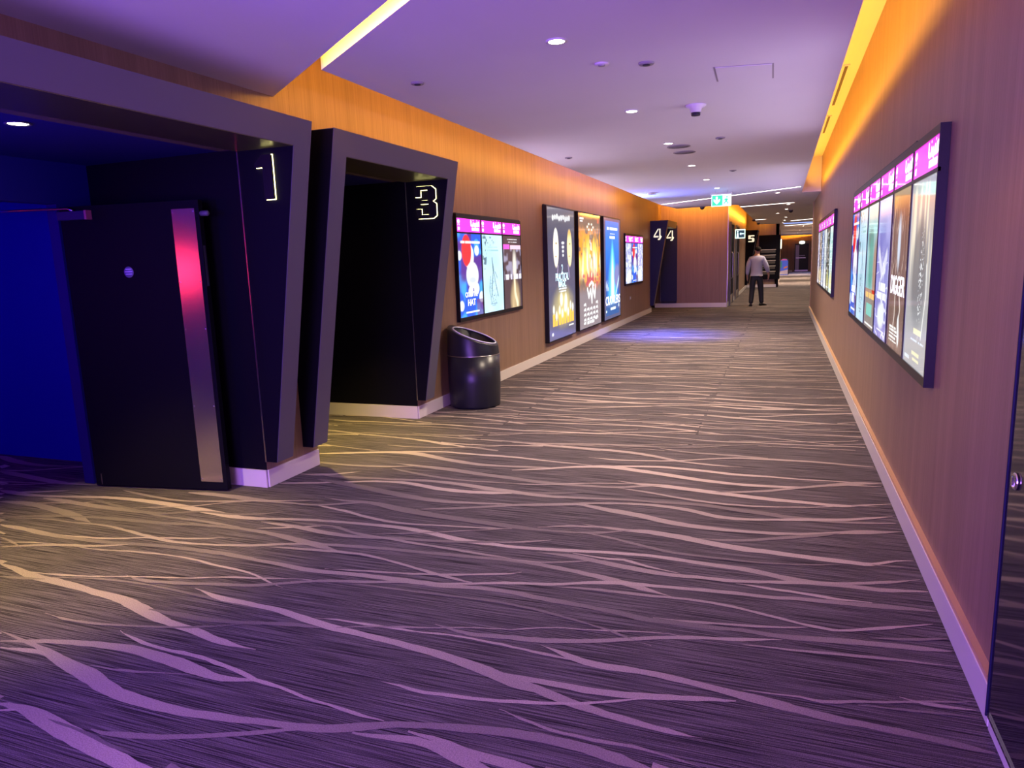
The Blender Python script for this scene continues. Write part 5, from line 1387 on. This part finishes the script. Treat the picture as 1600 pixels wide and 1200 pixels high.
# pose (local: +y is the walking direction, away from the viewer)
J = dict(pelvis=(0.0, 0.0, 0.93), belly=(0.0, 0.0, 1.06), chest=(0.0, 0.01, 1.26), neck0=(0.0, 0.02, 1.43), neck=(0.01, 0.03, 1.50), head0=(0.02, 0.045, 1.575), head=(0.025, 0.05, 1.64),
         sl=(-0.17, 0.0, 1.385), el=(-0.245, -0.01, 1.10), wl=(-0.26, 0.05, 0.87), sr=(0.17, 0.0, 1.385), er=(0.275, -0.02, 1.13), wr=(0.335, 0.10, 0.90),
         hl=(-0.085, 0.0, 0.90), kl=(-0.115, 0.02, 0.50), al=(-0.135, -0.09, 0.085), hr=(0.085, 0.0, 0.90), kr=(0.125, 0.06, 0.50), ar=(0.155, 0.10, 0.085))
names = list(J)
ix = {n: i for i, n in enumerate(names)}
E_ = [('pelvis', 'belly'), ('belly', 'chest'), ('chest', 'neck0'), ('neck0', 'neck'), ('neck', 'head0'), ('head0', 'head'), ('neck0', 'sl'), ('sl', 'el'), ('el', 'wl'), ('neck0', 'sr'), ('sr', 'er'), ('er', 'wr'),
      ('pelvis', 'hl'), ('hl', 'kl'), ('kl', 'al'), ('pelvis', 'hr'), ('hr', 'kr'), ('kr', 'ar')]
RAD = dict(pelvis=(0.13, 0.09), belly=(0.12, 0.085), chest=(0.14, 0.095), neck0=(0.08, 0.06), neck=(0.052, 0.052), head0=(0.066, 0.078), head=(0.078, 0.095), sl=0.055, el=0.042, wl=0.028, sr=0.055, er=0.042, wr=0.028,
           hl=0.085, kl=0.06, al=0.04, hr=0.085, kr=0.06, ar=0.04)
V_ = [J[n] for n in names]
EE = [(ix[a], ix[b]) for a, b in E_]
RR_ = [RAD[n] for n in names]
# hands with five fingers, grown from the wrists of the same body mesh
def hand(wn, side, curl):
    w = Vector(J[wn])
    palm = w + Vector((0.0, 0.015, -0.075))
    V_.append(tuple(palm)); RR_.append((0.034, 0.020)); pi_ = len(V_) - 1
    EE.append((ix[wn], pi_))
    for k in range(4):
        off = Vector((0.006 * side, (k - 1.5) * 0.020 + 0.01, -0.012))
        L = (0.066, 0.076, 0.072, 0.058)[3 - k]
        a = palm + off
        b = a + Vector((-0.010 * side * curl, 0.004, -L * 0.55))
        c = b + Vector((-0.022 * side * curl, 0.004, -L * 0.38))
        for p, r in ((b, 0.0088), (c, 0.0075)):
            V_.append(tuple(p)); RR_.append(r)
        EE.append((pi_, len(V_) - 2)); EE.append((len(V_) - 2, len(V_) - 1))
    a = w + Vector((-0.012 * side, 0.045, -0.055)); b = a + Vector((-0.012 * side, 0.018, -0.04))
    V_.append(tuple(a)); RR_.append(0.012); V_.append(tuple(b)); RR_.append(0.009)
    EE.append((pi_, len(V_) - 2)); EE.append((len(V_) - 2, len(V_) - 1))
hand('wl', -1, 1.0)
hand('wr', 1, 1.5)
skin('body', V_, EE, RR_, M_SKIN, per, 2, ix['pelvis'])
# face and ears
def ball(name, loc, s, m, parent, seg=12):
    bm = bmesh.new()
    bmesh.ops.create_uvsphere(bm, u_segments=seg, v_segments=max(6, seg // 2 + 2), radius=1.0)
    for v in bm.verts:
        v.co = Vector((v.co.x * s[0], v.co.y * s[1], v.co.z * s[2])) + Vector(loc)
    return bm_obj(name, bm, m, parent, True)
ball('ear', (-0.062, 0.045, 1.615), (0.012, 0.02, 0.03), M_SKIN, per)
ball('ear', (0.108, 0.045, 1.615), (0.012, 0.02, 0.03), M_SKIN, per)
ball('nose', (0.055, 0.155, 1.60), (0.014, 0.022, 0.022), M_SKIN, per)
ball('eye', (0.005, 0.140, 1.635), (0.013, 0.008, 0.008), M_WHITE, per)
ball('eye', (0.075, 0.135, 1.635), (0.013, 0.008, 0.008), M_WHITE, per)
ball('mouth', (0.045, 0.140, 1.555), (0.024, 0.008, 0.006), mat('lips', (0.35, 0.12, 0.10), 0.5), per)
# hair: cap over the back and top of the head
bm = bmesh.new()
bmesh.ops.create_uvsphere(bm, u_segments=24, v_segments=16, radius=1.0)
for v in list(bm.verts):
    if v.co.z < -0.45 + 0.55 * (v.co.y + 0.6) and v.co.y > -1.1:
        if v.co.z < -0.30 or v.co.y > 0.25:
            bm.verts.remove(v)
for v in bm.verts:
    v.co = Vector((0.024 + v.co.x * 0.090, 0.042 + v.co.y * 0.106, 1.640 + v.co.z * 0.092))
bm_obj('hair', bm, M_HAIR, per, True)
# shirt
SV = {'hem': (0.0, 0.0, 0.90), 'belly': (0.0, -0.005, 1.04), 'chest': (0, 0.0, 1.24), 'top': (0, 0.01, 1.375), 'collar': (0.003, 0.02, 1.465),
      'sl': (-0.165, 0.0, 1.375), 'ml': (-0.225, -0.01, 1.22), 'el': (-0.25, -0.01, 1.08), 'wl': (-0.262, 0.04, 0.90),
      'sr': (0.165, 0.0, 1.375), 'mr': (0.235, -0.02, 1.24), 'er': (0.28, -0.02, 1.12), 'wr': (0.325, 0.08, 0.97)}
SR = {'hem': (0.165, 0.125), 'belly': (0.175, 0.135), 'chest': (0.185, 0.130), 'top': (0.13, 0.095), 'collar': (0.062, 0.062), 'sl': 0.082, 'ml': 0.078, 'el': 0.068, 'wl': 0.048, 'sr': 0.082, 'mr': 0.080, 'er': 0.072, 'wr': 0.05}
sn = list(SV)
se = [('hem', 'belly'), ('belly', 'chest'), ('chest', 'top'), ('top', 'collar'), ('top', 'sl'), ('sl', 'ml'), ('ml', 'el'), ('el', 'wl'), ('top', 'sr'), ('sr', 'mr'), ('mr', 'er'), ('er', 'wr')]
skin('shirt', [SV[n] for n in sn], [(sn.index(a), sn.index(b)) for a, b in se], [SR[n] for n in sn], M_SHIRT, per, 2, 1)
# trousers
TV = {'waist': (0, 0.0, 0.99), 'hips': (0, 0.0, 0.90), 'hl': (-0.085, 0.0, 0.83), 'ml': (-0.105, 0.01, 0.66), 'kl': (-0.115, 0.02, 0.48), 'cl': (-0.127, -0.03, 0.26), 'al': (-0.137, -0.09, 0.06),
      'hr': (0.085, 0.0, 0.83), 'mr': (0.110, 0.03, 0.66), 'kr': (0.127, 0.06, 0.48), 'cr': (0.143, 0.08, 0.26), 'ar': (0.157, 0.10, 0.06)}
TR = {'waist': (0.145, 0.105), 'hips': (0.155, 0.115), 'hl': 0.105, 'ml': 0.095, 'kl': 0.082, 'cl': 0.074, 'al': 0.066, 'hr': 0.105, 'mr': 0.095, 'kr': 0.082, 'cr': 0.074, 'ar': 0.066}
tn = list(TV)
te = [('waist', 'hips'), ('hips', 'hl'), ('hl', 'ml'), ('ml', 'kl'), ('kl', 'cl'), ('cl', 'al'), ('hips', 'hr'), ('hr', 'mr'), ('mr', 'kr'), ('kr', 'cr'), ('cr', 'ar')]
skin('trousers', [TV[n] for n in tn], [(tn.index(a), tn.index(b)) for a, b in te], [TR[n] for n in tn], M_TROU, per, 2, 1)
def shoe(x, y, ang):
    prof = [(-0.085, 0.030, 0.075), (-0.06, 0.040, 0.080), (0.0, 0.042, 0.075), (0.08, 0.050, 0.055), (0.14, 0.048, 0.042), (0.175, 0.030, 0.030)]
    bm = bmesh.new()
    rings = []
    for yy, hw, h in prof:
        rings.append([bm.verts.new((-hw, yy, 0.0)), bm.verts.new((-hw, yy, h * 0.55)), bm.verts.new((-hw * 0.6, yy, h)), bm.verts.new((hw * 0.6, yy, h)), bm.verts.new((hw, yy, h * 0.55)), bm.verts.new((hw, yy, 0.0))])
    for A, B in zip(rings[:-1], rings[1:]):
        for k in range(6):
            bm.faces.new((A[k], A[(k + 1) % 6], B[(k + 1) % 6], B[k]))
    bm.faces.new(rings[0]); bm.faces.new(list(reversed(rings[-1])))
    o = bm_obj('shoe', bm, M_SHOE, per, True)
    o.location = (x, y, 0.001)
    o.rotation_euler = (0, 0, ang)
shoe(-0.140, -0.07, 0.1)
shoe(0.165, 0.11, -0.75)
ph = thing('phone', 'dark phone held in the right hand of the walking man', 'phone', (-0.70 + 0.345, 22.3 + 0.13, 0.775))
box('phone_body', -0.006, 0.006, -0.035, 0.035, -0.06, 0.04, M_DARKP, ph, 0.002)

# ------------------------------------------------------------------ added housings around the lamps, none of them seen
def fixture(name, label, cat, x0, x1, y0, y1, z0, z1, m=M_DARKP, cap=None):
    t = thing(name, label, cat, ((x0 + x1) / 2, (y0 + y1) / 2, z0))
    keep(box('housing', x0, x1, y0, y1, z0, z1, m, None, 0.003), t)
    if cap:
        keep(box('edge_trim', *cap, M_STEEL), t)
    return t
for nm, x0, x1, y0, y1, z in (('nearest on the right wall', 0.662, 0.698, 4.55, 8.13, 2.1055), ('farther along the right wall', 0.662, 0.698, 11.11, 15.59, 2.1055), ('above the litter bin', -3.418, -3.382, 7.31, 9.37, 2.0805), ('over the lightboxes', -3.418, -3.382, 10.5, 15.77, 2.3655), ('beside the navy portal', -3.418, -3.382, 16.48, 18.66, 2.0755)):
    fixture('added_uplight_bar', f'added light bar lifting the ceiling from the poster row {nm}', 'light bar', x0, x1, y0, y1, z, z + 0.014)  # bars added to house the added ceiling uplights
fixture('violet_lamp_housing', 'added housing for the violet lamp at the back of the lobby', 'lamp housing', -3.35, 0.65, -4.99, -4.62, 0.0, 3.0, M_DARKP, (-3.35, 0.65, -4.62, -4.61, 2.96, 3.0))  # housing added for the violet light from behind
fixture('side_lamp_housing', 'added housing for the violet lamp on the left lobby wall', 'lamp housing', -3.402, -3.37, -3.3, 0.1, 0.35, 2.05, M_DARKP, (-3.37, -3.362, -3.3, 0.1, 2.01, 2.05))  # backing added for the unseen side violet lamp
fixture('added_uplight_trough', 'added trough for the unseen uplight in the lobby', 'floor light', -3.2, 0.0, -2.2, -1.6, 0.0, 0.12)  # trough added to house the ceiling uplight
fixture('blue_lamp_post', 'added slim post behind the unseen blue lamp in the lobby', 'led totem', -2.93, -2.57, -0.40, -0.33, 0.0, 2.65)  # post added behind the blue lobby lamp
fixture('passage_lamp_housing', 'added board behind the blue lamp on the near side of the first passage', 'light board', -3.95, -3.55, 1.304, 1.345, 1.6, 2.3)  # backing added behind the blue passage lamp
t = thing('added_blue_lamp_ring', 'added ring around the blue lamp in the ceiling before the navy portal', 'spotlight', (-2.4, 14.2, ZC))
lathe('spot_ring', [(0.07, -0.0005), (0.085, -0.0005), (0.085, -0.03), (0.07, -0.03)], M_WHITE, t, 20, cap=False)  # ring added round the blue lamp, no fitting known there
